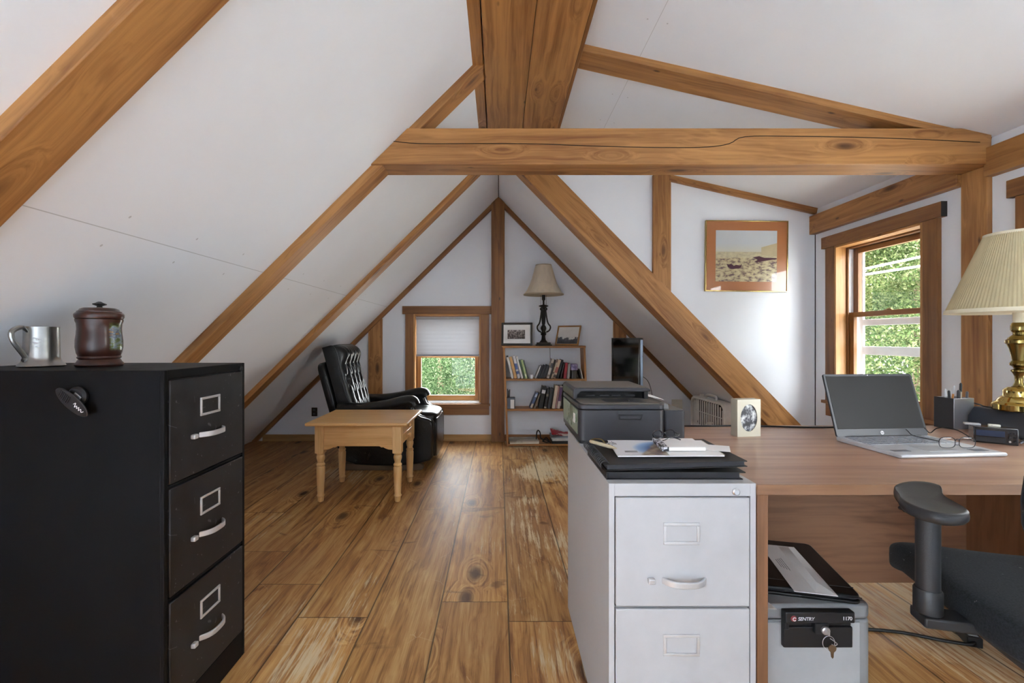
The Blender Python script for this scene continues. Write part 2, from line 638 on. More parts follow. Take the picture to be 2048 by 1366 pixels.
# ================================================================ windows
def window(name, label, loc, rotz, w, h, zsill, mid, casing=.09, ext=.03, storm=True, two=True, head=.086, apron=.095, cas_mat=CASING, SASH=None):
    SASH = SASH or CASING
    """local x right, y outward, z up; origin on the wall face under the opening's centre"""
    rt = thing(name, label, 'window', loc, rotz, kind='structure')
    a, z0, z1 = w / 2, zsill, zsill + h
    c = casing

    def lb(nm, x0, x1, y0, y1, za, zb, mat, par=rt, bev=.002):
        hor = (x1 - x0) >= (zb - za)
        cx, cy, cz = (x0 + x1) / 2, (y0 + y1) / 2, (za + zb) / 2
        mm = MB()
        if hor:
            mm.bx(-(x1 - x0) / 2, (x1 - x0) / 2, -(y1 - y0) / 2, (y1 - y0) / 2, -(zb - za) / 2, (zb - za) / 2)
            o = mm.build(nm, mat, par, bevel=bev)
            o.location = (cx, cy, cz)
        else:
            mm.bx(-(zb - za) / 2, (zb - za) / 2, -(y1 - y0) / 2, (y1 - y0) / 2, -(x1 - x0) / 2, (x1 - x0) / 2)
            o = mm.build(nm, mat, par, bevel=bev)
            o.location = (cx, cy, cz)
            o.rotation_euler = (0, R(90), 0)
        return o
    lb('header_casing', -a - c - ext, a + c + ext, -.034, 0, z1, z1 + head, cas_mat)
    lb('side_casing', -a - c, -a, -.025, 0, z0 - .012, z1, cas_mat)
    lb('side_casing', a, a + c, -.025, 0, z0 - .012, z1, cas_mat)
    lb('stool', -a - c - .01, a + c + .01, -.05, .05, z0 - .034, z0 - .012, cas_mat)
    lb('apron', -a - c, a + c, -.022, 0, z0 - .034 - apron, z0 - .034, cas_mat)
    j = .016
    lb('jamb', -a, -a + j, -.024, .055, z0, z1, JAMB)
    lb('jamb', a - j, a, -.024, .055, z0, z1, JAMB)
    lb('jamb', -a + j, a - j, -.024, .055, z1 - j, z1, JAMB)
    for sx in (-1, 1):
        x0, x1 = sorted((sx * (a - .002), sx * (a - .03)))
        lb('stop_moulding', x0, x1, .055, .066, z0, z1 - j, CASING)
        x0, x1 = sorted((sx * a, sx * (a - .022)))
        lb('vinyl_track', x0, x1, .066, .128, z0, z1, PVC, bev=.001)
        x0, x1 = sorted((sx * (a - .022), sx * (a - .027)))
        lb('vinyl_track', x0, x1, .094, .099, z0, z1, PVC, bev=.001)
    lb('head_jamb', -a, a, .055, .128, z1 - .028, z1, CASING)
    lb('sill', -a, a, .05, .17, z0 - .02, z0 + .012, PVC)
    s = .044

    def sash(nm, y0, y1, za, zb, bot):
        r = lb(nm, -a + .024, -a + .024 + s, y0, y1, za, zb, SASH)

        def sub(x0, x1, zc, zd_):
            q = lb('sash_rail', x0, x1, y0, y1, zc, zd_, SASH)
            return q
        lb('sash_stile', a - .024 - s, a - .024, y0, y1, za, zb, SASH)
        sub(-a + .024 + s, a - .024 - s, zb - s * .8, zb)
        sub(-a + .024 + s, a - .024 - s, za, za + bot)
        g = MB().bx(-a + .024 + s - .004, a - .024 - s + .004, (y0 + y1) / 2 - .002, (y0 + y1) / 2 + .002, za + bot - .004, zb - s * .8 + .004)
        g.build('glass', GLASS, rt)
    sash('sash_stile', .099, .126, mid - .01, z1 - .03, .03)
    sash('sash_stile', .067, .093, z0 + .012, mid + .022, .058)
    lk = MB()
    lk.lathe([(.0, 0), (.014, 0), (.012, .006), (.0, .008)], (0, .08, mid + .022), 14)
    lk.bx(-.03, .03, .072, .086, mid + .022, mid + .028)
    lk.bx(-.004, .028, .068, .078, mid + .028, mid + .034)
    lk.build('sash_lock', BRASS_DULL, rt, bevel=.001)
    if storm:
        y0, y1, q = .14, .156, .062
        lb('storm_frame', -a, -a + q, y0, y1, z0, z1, PVC)
        lb('storm_frame', a - q, a, y0, y1, z0, z1, PVC)
        lb('storm_frame', -a + q, a - q, y0, y1, z1 - .045, z1, PVC)
        lb('storm_rail', -a + q, a - q, y0, y1, mid - .075, mid - .03, PVC)
        lb('storm_rail', -a + q, a - q, y0, y1, mid - .285, mid - .225, PVC)
        lb('storm_frame', -a + q, a - q, y0, y1, z0, z0 + .04, PVC)
    return rt


BRASS_DULL = plain('dull_brass', '#8f7c55', .4, 1.0)
w1_ = window('window_1', 'brown wood window with trees outside, behind the open laptop', (XW, (W1[0] + W1[1]) / 2, 0), R(-90), .69, 1.143, .66, 1.285)
MB().bx(.4655, .467, -.0345, -.0005, 1.8035, 1.889).build('dark_header_end', plain('near_black_end', '#24211d', .6), w1_)  # thin near-black cap on the header's near end
window('window_2', 'brown wood window cut off by the right edge, beside the brass lamp', (XW, (W2[0] + W2[1]) / 2, 0), R(-90), .69, 1.143, .66, 1.285)
window('added_side_window', 'unseen brown wood window added on the right wall to light the room', (XW, (W3[0] + W3[1]) / 2, 0), R(-90), 1.0, 1.143, .66, 1.285)
window('window_4', 'small back wall window under the peak with a half-lowered shade', ((BW[0] + BW[1]) / 2, YB, 0), 0, .728, .959, .42, .915, storm=False, apron=.10, SASH=JAMB)
rw = thing('added_roof_window', 'unseen roof window added in the left slope to light the room', 'window', ((SKX[0] + SKX[1]) / 2, (SKY_Y[0] + SKY_Y[1]) / 2, zl((SKX[0] + SKX[1]) / 2)), 0, kind='structure')
rw.rotation_euler = (0, -math.atan(ML), 0)
hl, hy = (SKX[1] - SKX[0]) / 2 * math.hypot(1, ML), (SKY_Y[1] - SKY_Y[0]) / 2
MB().bx(-hl, hl, -hy, -hy + .05, .05, .12).bx(-hl, hl, hy - .05, hy, .05, .12).bx(-hl, -hl + .05, -hy + .05, hy - .05, .05, .12).bx(hl - .05, hl, -hy + .05, hy - .05, .05, .12).build('frame', PVC, rw, bevel=.003)
MB().bx(-hl + .04, hl - .04, -hy + .04, hy - .04, .085, .089).build('glass', GLASS, rw)

# ================================================================ timbers
n_l = Vector((ML, 0, -1)).normalized()      # inward normals of the roof planes
n_r = Vector((-MR, 0, -1)).normalized()


def roof_pt(x, side, y, d):
    n = n_l if side < 0 else n_r
    p = Vector((x, y, zl(x) if side < 0 else zr(x)))
    return p + n * d


def rafter(label, x0, x1, y0, y1, dmin, dmax, side, mat, name='rafter'):
    d = (dmin + dmax) / 2
    o = beam(name, roof_pt(x0, side, (y0 + y1) / 2, d), roof_pt(x1, side, (y0 + y1) / 2, d), (0, 1, 0), y1 - y0, dmax - dmin, mat)
    return tag(o, label, 'beam', kind='structure')


rafter('thick pine rafter crossing the top left corner, nearest the viewer', -.06, -2.60, .947, 1.085, -.05, .037, -1, TIMBER)
rafter('pine rafter on the left slope meeting the tie beam and passing behind the black cabinet', -.06, -2.64, 2.268, 2.394, -.05, .042, -1, TIMBER)
rafter('slim pine rafter on the left slope passing just left of the black recliner', .02, -2.64, 3.507, 3.637, -.05, .036, -1, TIMBER)
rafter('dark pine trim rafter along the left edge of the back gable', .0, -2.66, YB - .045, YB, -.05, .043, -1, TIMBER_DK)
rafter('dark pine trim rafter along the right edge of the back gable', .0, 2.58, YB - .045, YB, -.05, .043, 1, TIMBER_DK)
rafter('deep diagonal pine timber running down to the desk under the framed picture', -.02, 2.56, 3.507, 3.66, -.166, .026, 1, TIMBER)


def shed_rafter(label, x0, x1, y0, y1, drop, mat):
    dz = (drop - .06) / 2
    o = beam('dormer_rafter', (x0, (y0 + y1) / 2, zd(x0) - dz), (x1, (y0 + y1) / 2, zd(x1) - dz), (0, 1, 0), y1 - y0, drop + .06, mat)
    return tag(o, label, 'beam', kind='structure')


shed_rafter('pine dormer rafter sloping right above the tie beam', .36, 2.52, 2.268, 2.417, .035, TIMBER)
shed_rafter('thin pine dormer rafter sloping right above the framed picture', 1.36, 2.52, 3.507, YC, .045, TIMBER)

# ridge box: two broad planks underneath, a side strip each way
o = beam('ridge_plank', ((-.073 + .157) / 2 + .0, YR, CAM_Z + 1.395), ((-.073 + .157) / 2, 3.5, CAM_Z + 1.395), (1, 0, 0), .228, .03, TIMBER)
tag(o, 'left pine plank boxing the ridge beam overhead', 'beam', kind='structure')
o = beam('ridge_plank', ((.157 + .388) / 2, YR, CAM_Z + 1.395), ((.157 + .388) / 2, 3.5, CAM_Z + 1.395), (1, 0, 0), .229, .03, TIMBER)
tag(o, 'right pine plank boxing the ridge beam overhead', 'beam', kind='structure')
o = beam('ridge_beam', (.157, YR, CAM_Z + 1.50), (.157, 3.5, CAM_Z + 1.50), (1, 0, 0), .44, .18, TIMBER)
tag(o, 'boxed pine ridge beam overhead', 'beam', kind='structure')
o = beam('ridge_strip', (-.105, YR, CAM_Z + 1.415), (-.105, 3.5, CAM_Z + 1.415), (1, 0, 0), .055, .05, TIMBER)
tag(o, 'narrow pine strip along the left of the ridge beam', 'beam', kind='structure')
o = beam('ridge_strip', (.402, YR, CAM_Z + 1.45), (.402, 3.5, CAM_Z + 1.45), (1, 0, 0), .02, .10, TIMBER_DK)
tag(o, 'narrow pine strip along the right of the ridge beam', 'beam', kind='structure')

# tie beam with its mitred left end and long drying crack
zb, zt = CAM_Z + .880, CAM_Z + 1.064
tb = MB().prism([(-.649, zb), (2.5, zb), (2.5, zt), (-.463, zt)], 'xz', 2.255, 2.408).build('tie_beam', TIMBER, bevel=.004)
tag(tb, 'long horizontal pine tie beam with a drying crack, crossing the room', 'beam', kind='structure')
crk = [(-.56, 1.0), (-.4, .985), (-.1, .985), (.2, .983), (.5, .972), (.85, .965), (1.06, .968), (1.17, .985), (1.25, 1.02), (1.5, 1.022), (1.8, 1.017), (2.1, 1.008), (2.44, .992)]
MB().tube(spline([(x, 2.2555, CAM_Z + z) for x, z in crk], 4), .0022, 5).build('drying_crack', DARKGAP, tb)

o = beam('corner_post', (2.507, 2.335, 0), (2.507, 2.335, zb + .1), (0, 1, 0), .13, .028, TIMBER)
tag(o, 'pine post on the right wall between the two windows', 'beam', kind='structure')
for (a, b, lab) in ((YR, 2.268, 'pine wall plate on the right wall nearer than the tie beam'), (2.402, YC, 'pine wall plate above the desk window')):
    o = beam('wall_plate', (2.496, a, CAM_Z + .893), (2.496, b, CAM_Z + .893), (1, 0, 0), .05, .145, TIMBER)
    tag(o, lab, 'beam', kind='structure')
o = beam('cheek_post', (1.292, 3.527, CAM_Z + .30), (1.292, 3.527, CAM_Z + 1.29), (1, 0, 0), .142, .03, TIMBER)
tag(o, 'short pine post standing on the diagonal timber left of the framed picture', 'beam', kind='structure')
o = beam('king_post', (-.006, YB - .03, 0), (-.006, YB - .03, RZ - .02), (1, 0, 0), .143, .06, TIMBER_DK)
tag(o, 'dark pine king post up the middle of the back wall', 'beam', kind='structure')
o = beam('gable_post', (-1.335, YB - .012, 0), (-1.335, YB - .012, 1.33), (1, 0, 0), .15, .024, TIMBER)
tag(o, 'short pine post behind the black recliner', 'beam', kind='structure')
o = beam('gable_post', (1.315, YB - .012, 0), (1.315, YB - .012, 1.33), (1, 0, 0), .14, .024, TIMBER)
tag(o, 'short pine post behind the flat screen', 'beam', kind='structure')
o = beam('baseboard_left', (-2.56, YB - .008, .036), (-1.41, YB - .008, .036), (0, 1, 0), .016, .072, BASEB)
tag(o, 'tan baseboard left of the recliner', 'baseboard', kind='structure')
o = beam('baseboard_middle', (-1.26, YB - .008, .036), (-.078, YB - .008, .036), (0, 1, 0), .016, .072, BASEB)
tag(o, 'tan baseboard under the back window', 'baseboard', kind='structure')
o = beam('baseboard_right', (.066, YB - .008, .036), (2.45, YB - .008, .036), (0, 1, 0), .016, .072, CASING)
tag(o, 'brown baseboard behind the bookshelf', 'baseboard', kind='structure')

o = MB().bx(XW - .004, XW, YC - .004, YC, .2, DZ0 - DM * XW - .06).build('corner_crack', DARKGAP)  # thin dark strip drawn for the crack in the corner
tag(o, 'dark crack in the corner beside the framed picture', 'trim', kind='structure')
o = MB().bx(-.003, .003, 3.5, YB - .05, RZ - .006, RZ).build('ridge_seam', DARKGAP)  # thin dark strip drawn for the ridge seam
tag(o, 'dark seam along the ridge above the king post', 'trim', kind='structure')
# ================================================================ shared object materials
BLACK_STEEL = plain('black_enamel_steel', '#101012', .5, var=.12, spec=.12)
WHITE_STEEL = plain('white_enamel_steel', '#b0b0b2', .42, var=.03)
SHADOW_GAP = plain('dark_recess', '#101012', .8)
CHROME = plain('brushed_aluminium', '#cfd0d2', .32, .9, var=.05)
WHITE_TRIM = plain('pale_metal_trim', '#c9c9ca', .4, .5)
BLACK_PLASTIC = plain('black_plastic', '#1b1c1f', .45)
PAPER = plain('white_paper', '#e9e8e6', .8, var=.03)
INK = plain('printed_grey_ink', '#55565e', .8)
WHITE_INK = plain('white_lettering', '#e8e8ea', .6)


def mat_worn_black():
    t = NT('worn_black_enamel')
    o = t.obj()
    n = t.noise(o, 14, 6, .65)
    base = t.ramp(n, [(.35, srgb('#151517')), (.75, srgb('#2b2b2f'))])
    v = t.node('ShaderNodeTexVoronoi', feature='DISTANCE_TO_EDGE')
    t.link(t.mapping(o, (9, 9, 6)), v.inputs['Vector'])
    v.inputs['Scale'].default_value = 1.2
    sc = t.math('MULTIPLY', t.math('LESS_THAN', v.outputs['Distance'], .006), t.math('GREATER_THAN', t.noise(o, 11, 2), .60))
    sp = t.math('GREATER_THAN', t.noise(o, 55, 2), .70)
    base = t.mix(t.math('MULTIPLY', t.math('MAXIMUM', sc, sp), .35), base, srgb('#8b8b90'))
    t.set(color=base, rough=t.math('MULTIPLY_ADD', n, .25, .34), spec=.4)
    return t.m


WORN_BLACK = mat_worn_black()


def bow_handle(w, h, out, th=.006):
    """flat bow pull in local x, standing out along -y"""
    n = 14
    o_, i_ = [], []
    for k in range(n + 1):
        u = -1 + 2 * k / n
        y = -out * (1 - abs(u) ** 3.2)
        o_.append((u * w / 2, y - th * .5))
        i_.append((u * (w / 2 - th * .6), y + th * .6 if abs(u) < .999 else .001))
    o_[0], o_[-1] = (-w / 2 - th * .5, .001), (w / 2 + th * .5, .001)
    return o_ + i_[::-1]


def file_cabinet(label, loc, rotz, dp, H, drawers, mat, front_mat, handle_mat, lock=None, holder=(.0935, .056)):
    """front faces -y; origin on the floor under the middle of the front"""
    rt = thing('file_cabinet', label, 'file cabinet', loc, rotz)
    w = .381
    m = MB().bx(-w / 2, w / 2, .010, dp, .012, H)
    e = .0145
    m.bx(-w / 2, -w / 2 + e, 0, .012, .0, H).bx(w / 2 - e, w / 2, 0, .012, .0, H)
    m.bx(-w / 2 + e, w / 2 - e, 0, .012, drawers[0][0] + .003, H).bx(-w / 2 + e, w / 2 - e, 0, .012, 0, drawers[-1][1] - .004)
    for a, b in zip(drawers[:-1], drawers[1:]):
        m.bx(-w / 2 + e, w / 2 - e, .002, .012, b[0] + .003, a[1] - .003)
    m.build('body', mat, rt, bevel=.002)
    MB().bx(-w / 2 + e, w / 2 - e, .0085, .0098, drawers[-1][1] - .006, drawers[0][0] + .004).build('recess', SHADOW_GAP, rt)
    for (zt, zb) in drawers:
        hw = w / 2 - e - .003
        d = MB().bx(-hw, hw, -.003, .009, -(zt - zb), 0).build('drawer', front_mat, rt, bevel=.0025, loc=(0, 0, zt))
        hx, hz = -.004, -.064
        a, b = holder[0] / 2, holder[1]
        f = MB()
        t_ = .0075
        f.bx(hx - a, hx + a, -.007, -.002, hz - t_ + .0, hz).bx(hx - a, hx + a, -.007, -.002, hz - b, hz - b + t_)
        f.bx(hx - a, hx - a + t_, -.007, -.002, hz - b + t_, hz - t_).bx(hx + a - t_, hx + a, -.007, -.002, hz - b + t_, hz - t_)
        f.build('label_holder', handle_mat, d, bevel=.0015)
        zc = -.214 if H < .9 else -.176
        MB().prism(bow_handle(.112, .017, .026), 'xy', zc - .008, zc + .008).build('handle', handle_mat, d, bevel=.002, loc=(.003, -.002, 0))
        MB().bx(-.009, .009, -.016, -.002, zc - .007, zc + .007).build('latch_button', handle_mat, d, bevel=.003, loc=(-.083, 0, .002))
    if lock:
        MB().lathe([(0, 0), (.0095, 0), (.0095, .004), (.0065, .007), (0, .007)], n=18, M=Matrix.Translation((lock[0], 0, lock[1])) @ Matrix.Rotation(R(90), 4, 'X')).build('lock', CHROME if mat == WHITE_STEEL else BLACK_PLASTIC, rt)
    return rt


file_cabinet('black three-drawer steel file cabinet with pale handles under the left slope', (-.903, 1.3925, 0), R(90), .66, 1.032,
             [(1.004, .717), (.704, .407), (.391, .095)], BLACK_STEEL, WORN_BLACK, WHITE_TRIM, lock=(.163, 1.013))
file_cabinet('white steel file cabinet holding the printer, at the left end of the desk', (.4765, 1.153, 0), 0, .68, .743,
             [(.707, .426), (.419, .138)], WHITE_STEEL, WHITE_STEEL, WHITE_TRIM, lock=(.138, .722))

# ---------------------------------------------------------------- pewter mug and lidded jar on the black cabinet
PEWTER = plain('brushed_pewter', '#b4b4b1', .34, 1.0, var=.08, vscale=25)
CZ = 1.0325
mug = thing('tankard', 'pewter mug with a curved handle beside the dark wooden jar', 'mug', (-1.406, 1.37, CZ))
pr = [(0, .004), (.035, .004), (.049, 0), (.055, .003), (.052, .009), (.047, .013), (.045, .018), (.0432, .02), (.0422, .03), (.041, .07), (.0402, .116), (.041, .119),
      (.0408, .122), (.0385, .121), (.0378, .11), (.038, .03), (.036, .024), (0, .024)]
MB().lathe(pr, n=40).build('cup', PEWTER, mug, ang=50)
hp = spline([(-.003, -.038, .106), (-.005, -.054, .119), (-.007, -.078, .106), (-.007, -.076, .082), (-.006, -.062, .058), (-.004, -.048, .036), (-.003, -.044, .024), (-.004, -.052, .02)], 5)
MB().tube(hp, [.0035 + .0035 * min(1, k / 6) * (1 if k < len(hp) - 8 else .6) for k in range(len(hp))], 10).build('handle', PEWTER, mug)
em = MB()
for k, (a, z, l) in enumerate(((-62, .086, .012), (-55, .082, .01), (-59, .072, .013), (-66, .074, .008), (-57, .062, .009))):
    c = (math.cos(R(a)) * .0415, math.sin(R(a)) * .0415, z)
    em.box((0, 0, 0), (.0008, l, .0035), Matrix.Translation(c) @ Matrix.Rotation(R(a), 4, 'Z') @ Matrix.Rotation(R(20 * (k % 3 - 1)), 4, 'X'))
em.build('engraved_mark', WHITE_INK, mug)


def mat_jar():
    t = NT('dark_turned_wood_with_painting')
    o = t.obj()
    n = t.noise(t.mapping(o, (30, 30, 3)), 1, 4)
    base = t.ramp(n, [(.3, srgb('#20110d')), (.7, srgb('#46241a'))])
    x, y, z = t.sep(o)
    # a small painted landscape on the side facing the windows
    ang = t.math('ARCTAN2', y, x)
    ma = t.ramp(t.math('ABSOLUTE', t.math('SUBTRACT', ang, .0)), [(.36, (1, 1, 1)), (.45, (0, 0, 0))])
    mz = t.ramp(t.math('ABSOLUTE', t.math('SUBTRACT', z, .092)), [(.036, (1, 1, 1)), (.044, (0, 0, 0))])
    nn = t.noise(t.mapping(o, (18, 18, 34), (0, 0, .2)), 1.6, 4, .6)
    pic = t.ramp(nn, [(.30, srgb('#2c3b2a')), (.42, srgb('#6c7d3a')), (.50, srgb('#8fa0a8')), (.56, srgb('#4d5f78')), (.63, srgb('#c79a3c')), (.72, srgb('#a9bcc6'))])
    base = t.mix(t.math('MULTIPLY', t.math('MULTIPLY', ma, mz), .8), base, pic)
    t.set(color=base, rough=.28, coat=.2)
    return t.m


JARW = mat_jar()
jar = thing('lidded_jar', 'dark turned wood jar with a lid and painted side on the black cabinet', 'jar', (-1.246, 1.39, CZ))
MB().lathe([(0, 0), (.056, 0), (.059, .004), (.059, .008), (.0535, .015), (.052, .019), (.049, .022), (.053, .026), (.053, .029), (.0505, .032), (.0545, .042), (.0572, .06), (.0568, .08),
            (.0545, .10), (.0535, .118), (.0545, .132), (.0575, .14), (.058, .145), (.055, .147), (0, .147)], n=48).build('body', JARW, jar, ang=60)
lid = MB().lathe([(0, .147), (.0575, .147), (.060, .152), (.0602, .160), (.058, .165), (.054, .167), (.054, .170), (.0495, .1715), (.047, .177), (.038, .181), (.012, .1825), (0, .1825)], n=48).build('lid', JARW, jar, ang=60)
MB().lathe([(0, .182), (.007, .182), (.006, .187), (.0155, .191), (.016, .194), (.009, .197), (.003, .201), (0, .201)], n=32, flute=6, fa=.14).build('knob', BLACK_PLASTIC, lid, ang=60)

# magnetic clip on the side of the black cabinet
clip = thing('magnetic_clip', 'small black oval magnetic clip with white script on the black cabinet', 'clip', (-1.135, 1.199, .952))
clip.rotation_euler = (0, R(40), 0)
back = MB().lathe([(0, 0), (.026, 0), (.026, .006), (.02, .012), (0, .012)], n=24, M=Matrix.Translation((-.004, 0, .012)) @ Matrix.Rotation(R(90), 4, 'X')).build('magnet_back', BLACK_PLASTIC, clip)
leaf = MB().prism([(.054 * math.cos(a), .023 * math.sin(a)) for a in np.linspace(0, 2 * math.pi, 33)[:-1]], 'xz', -.004, 0).build('clip_leaf', BLACK_PLASTIC, clip, bevel=.0015, loc=(.004, -.016, 0), rot=(R(14), 0, 0))
sc_ = MB()
sc_.tube(spline([(.008, -.0045, .002), (.012, -.0045, .009), (.014, -.0045, -.004), (.018, -.0045, .004), (.021, -.0045, -.003), (.025, -.0045, .005), (.028, -.0045, -.004), (.032, -.0045, .004), (.036, -.0045, -.003), (.041, -.0045, .003)], 4), .0009, 5)
sc_.build('script_lettering', WHITE_INK, leaf)
gr = MB()
for k in range(7):
    gr.bx(-.04 + k * .005, -.038 + k * .005, -.0055, -.003, -.012 + abs(k - 4) * .001, .012)
gr.build('grip_ridges', BLACK_PLASTIC, leaf)
MB().bx(-.01, .012, -.014, -.009, -.006, .022).build('spring', CHROME, clip, bevel=.001)

# ---------------------------------------------------------------- end table
OAK = wood('golden_oak', '#efc384', '#d09a58', 'X', knots=0, rough=.38, coat=.3, along=.9, ring=5)
OAKZ = wood('golden_oak_legs', '#efc88e', '#d2a567', 'Z', knots=0, rough=.4, coat=.2, along=.9, ring=5)
tx, ty = -.955, 3.26
tb_ = thing('end_table', 'golden oak end table with turned legs in front of the recliner', 'table', (tx, ty, 0))
MB().prism(rrect(-.345, .345, -.285, .295, .012), 'xy', .528, .549).build('table_top', OAK, tb_, bevel=.008, seg=3)
LX, LY = .264, .208
for sx in (-1, 1):
    for sy in (-1, 1):
        l = MB().bx(-.030, .030, -.030, .030, .335, .528)
        l.lathe([(0, 0), (.017, 0), (.0195, .006), (.021, .03), (.0205, .034), (.026, .04), (.026, .046), (.0215, .052), (.0225, .07), (.0285, .20), (.029, .235), (.024, .243), (.0285, .25), (.0285, .258),
                 (.0215, .266), (.0215, .276), (.0255, .288), (.0285, .302), (.027, .316), (.0225, .322), (.0285, .329), (.0285, .337), (0, .337)], n=24)
        l.build('leg', OAKZ, tb_, bevel=.002, loc=(sx * LX, sy * LY, 0), ang=40)


def apron_poly(h, z0=.372, z1=.528):
    p = [(-h, z1), (-h, z0 - .015)]
    p += [(-h + .03, z0 - .012), (-h + .055, z0 - .002), (-h + .065, z0 + .004), (-h + .075, z0 + .001), (-h + .09, z0 + .010)]
    return p + [(-x, z) for x, z in p[::-1]]


MB().prism(apron_poly(LX - .03), 'xz', -LY - .022, -LY - .004).build('front_apron', OAK, tb_, bevel=.002)
MB().prism(apron_poly(LX - .03), 'xz', LY + .004, LY + .022).build('back_apron', OAK, tb_, bevel=.002)
MB().prism(apron_poly(LY - .03), 'yz', -LX - .022, -LX - .004).build('side_apron', OAK, tb_, bevel=.002)
MB().prism(apron_poly(LY - .03), 'yz', LX + .002, LX + .016).build('side_apron', OAK, tb_, bevel=.002)
for z in (.415, .485):
    dr = MB().bx(0, .010, -LY + .045, LY - .045, z - .029 if z < .45 else z - .033, z + .03).build('drawer', OAK, tb_, bevel=.003, loc=(LX + .0165, 0, 0))
    MB().lathe([(0, 0), (.006, 0), (.006, .008), (.013, .014), (.013, .02), (.006, .025), (0, .025)], n=18, M=Matrix.Translation((.010, 0, z)) @ Matrix.Rotation(R(90), 4, 'Y')).build('knob', OAKZ, dr)

# ---------------------------------------------------------------- recliner


def mat_leather():
    t = NT('black_leather')
    o = t.obj()
    n = t.noise(o, 16, 5, .6)
    sc = t.noise(t.mapping(o, (9, 9, 22)), 3, 5, .75)
    base = t.ramp(n, [(.3, srgb('#08090b')), (.75, srgb('#16181b'))])
    base = t.mix(t.ramp(sc, [(.70, (0, 0, 0)), (.76, (.35, .35, .35))]), base, srgb('#77726a'))
    t.set(color=base, rough=t.math('MULTIPLY_ADD', n, .22, .2), spec=.4, coat=.15, coat_rough=.2)
    h = t.math('ADD', t.noise(o, 7, 3), t.math('MULTIPLY', t.noise(o, 70, 3), .35))
    t.bump(h, .35, .012)
    return t.m


LEATHER = mat_leather()
BUTTON = plain('leather_button', '#050506', .4)
BASEW = wood('grey_worn_base_wood', '#7b6650', '#574433', 'X', rough=.6)
rc = thing('recliner', 'black leather recliner with tufted back behind the end table', 'armchair', (-1.0, 4.09, 0))
rx = lambda x: x + 1.0
side = [(-1.40, .50), (-1.32, .56), (-1.03, .545), (-.77, .585), (-.735, .575), (-.72, .53), (-.70, .485), (-.655, .455), (-.60, .44), (-.565, .425), (-.55, .39), (-.548, .30), (-.553, .12), (-.575, .09), (-.69, .06), (-.85, .045),
        (-1.05, .045), (-1.20, .055), (-1.30, .09), (-1.34, .14), (-1.37, .25)]
side = [(rx(x), z) for x, z in side]
for nm, y0, y1 in (('side_panel', -.36, -.245), ('side_panel', .245, .36)):
    MB().prism(side, 'xz', y0, y1).build(nm, LEATHER, rc, bevel=.02, seg=3)
for sy in (-1, 1):
    pts = spline([(rx(-1.36), sy * .303, .535), (rx(-1.15), sy * .303, .525), (rx(-.95), sy * .303, .545), (rx(-.80), sy * .303, .578), (rx(-.735), sy * .303, .578), (rx(-.715), sy * .303, .545)], 6)
    MB().tube(pts, [.05 + .018 * min(1, k / 14) for k in range(len(pts))], 14, flat=.75).build('arm_pad', LEATHER, rc, ang=60)
    pts = spline([(rx(-.72), sy * .303, .55), (rx(-.70), sy * .303, .485), (rx(-.65), sy * .303, .452), (rx(-.58), sy * .303, .432), (rx(-.55), sy * .303, .38), (rx(-.548), sy * .303, .12)], 5)
    MB().tube(pts, .008, 8).build('piping', LEATHER, rc)
MB().superbox((rx(-.865), 0, .385), (.66, .50, .19), 6, 40).build('seat_cushion', LEATHER, rc, ang=80)
MB().superbox((rx(-.56), 0, .255), (.06, .49, .34), 7, 32).build('footrest', LEATHER, rc, ang=80)
MB().bx(rx(-1.28), rx(-.60), -.25, .25, .09, .33).build('base_frame', LEATHER, rc, bevel=.02)
# tufted back: local x out of the back, z along it
BH, BWd = .66, .50
rowz = [.18, .335, .49]
tufts = [(y, z) for i, z in enumerate(rowz) for y in ([-.15, -.05, .05, .15] if i != 1 else [-.2, -.1, 0, .1, .2])]


def back_surf(u, v):
    y = (u - .5) * BWd
    z = v * BH
    eu = 1 - abs(2 * u - 1) ** 6
    ev = 1 - abs(2 * v - 1) ** 10
    x = .075 * (eu * ev) ** .5 + .045 * math.sin(min(1, max(0, (v - .72) / .28)) * math.pi) * eu
    for (ty_, tz_) in tufts:
        r2 = (y - ty_) ** 2 / .020 ** 2 + (z - tz_) ** 2 / .028 ** 2
        x -= .042 * math.exp(-r2)
        # pleats running up and down between the tufts
        fz = max(0, 1 - abs(z - tz_) / .17)
        x -= .013 * math.exp(-(y - ty_ - .035 * (z - tz_) / .15) ** 2 / .010 ** 2) * fz
        x -= .013 * math.exp(-(y - ty_ + .035 * (z - tz_) / .15) ** 2 / .010 ** 2) * fz
    return (x, y, z)


bk = thing('back_group', '', '', (0, 0, 0))
bpy.data.objects.remove(bk)
tilt = -15.5
backm = MB().grid(80, 96, back_surf)
nx_, ny_ = 80, 96
T_ = .075
bv, bf = [], []
edge = [(i / nx_, 0) for i in range(nx_ + 1)] + [(1, j / ny_) for j in range(1, ny_ + 1)] + [(1 - i / nx_, 1) for i in range(1, nx_ + 1)] + [(0, 1 - j / ny_) for j in range(1, ny_)]
for (u, v) in edge:
    p = back_surf(u, v)
    bv += [p, (p[0] - T_, p[1], p[2])]
ne = len(edge)
for k in range(ne):
    k2 = (k + 1) % ne
    bf.append((2 * k, 2 * k2, 2 * k2 + 1, 2 * k + 1))
bf.append([2 * k + 1 for k in range(ne)])
backm.add(bv, bf, None, True)
bo = backm.build('backrest', LEATHER, rc, weld=True, ang=60, loc=(rx(-1.275), 0, .42), rot=(0, R(tilt), 0))
for (ty_, tz_) in tufts:
    MB().superbox((back_surf(ty_ / BWd + .5, tz_ / BH)[0] + .004, ty_, tz_), (.012, .022, .022), 2, 10).build('tuft_button', BUTTON, bo)
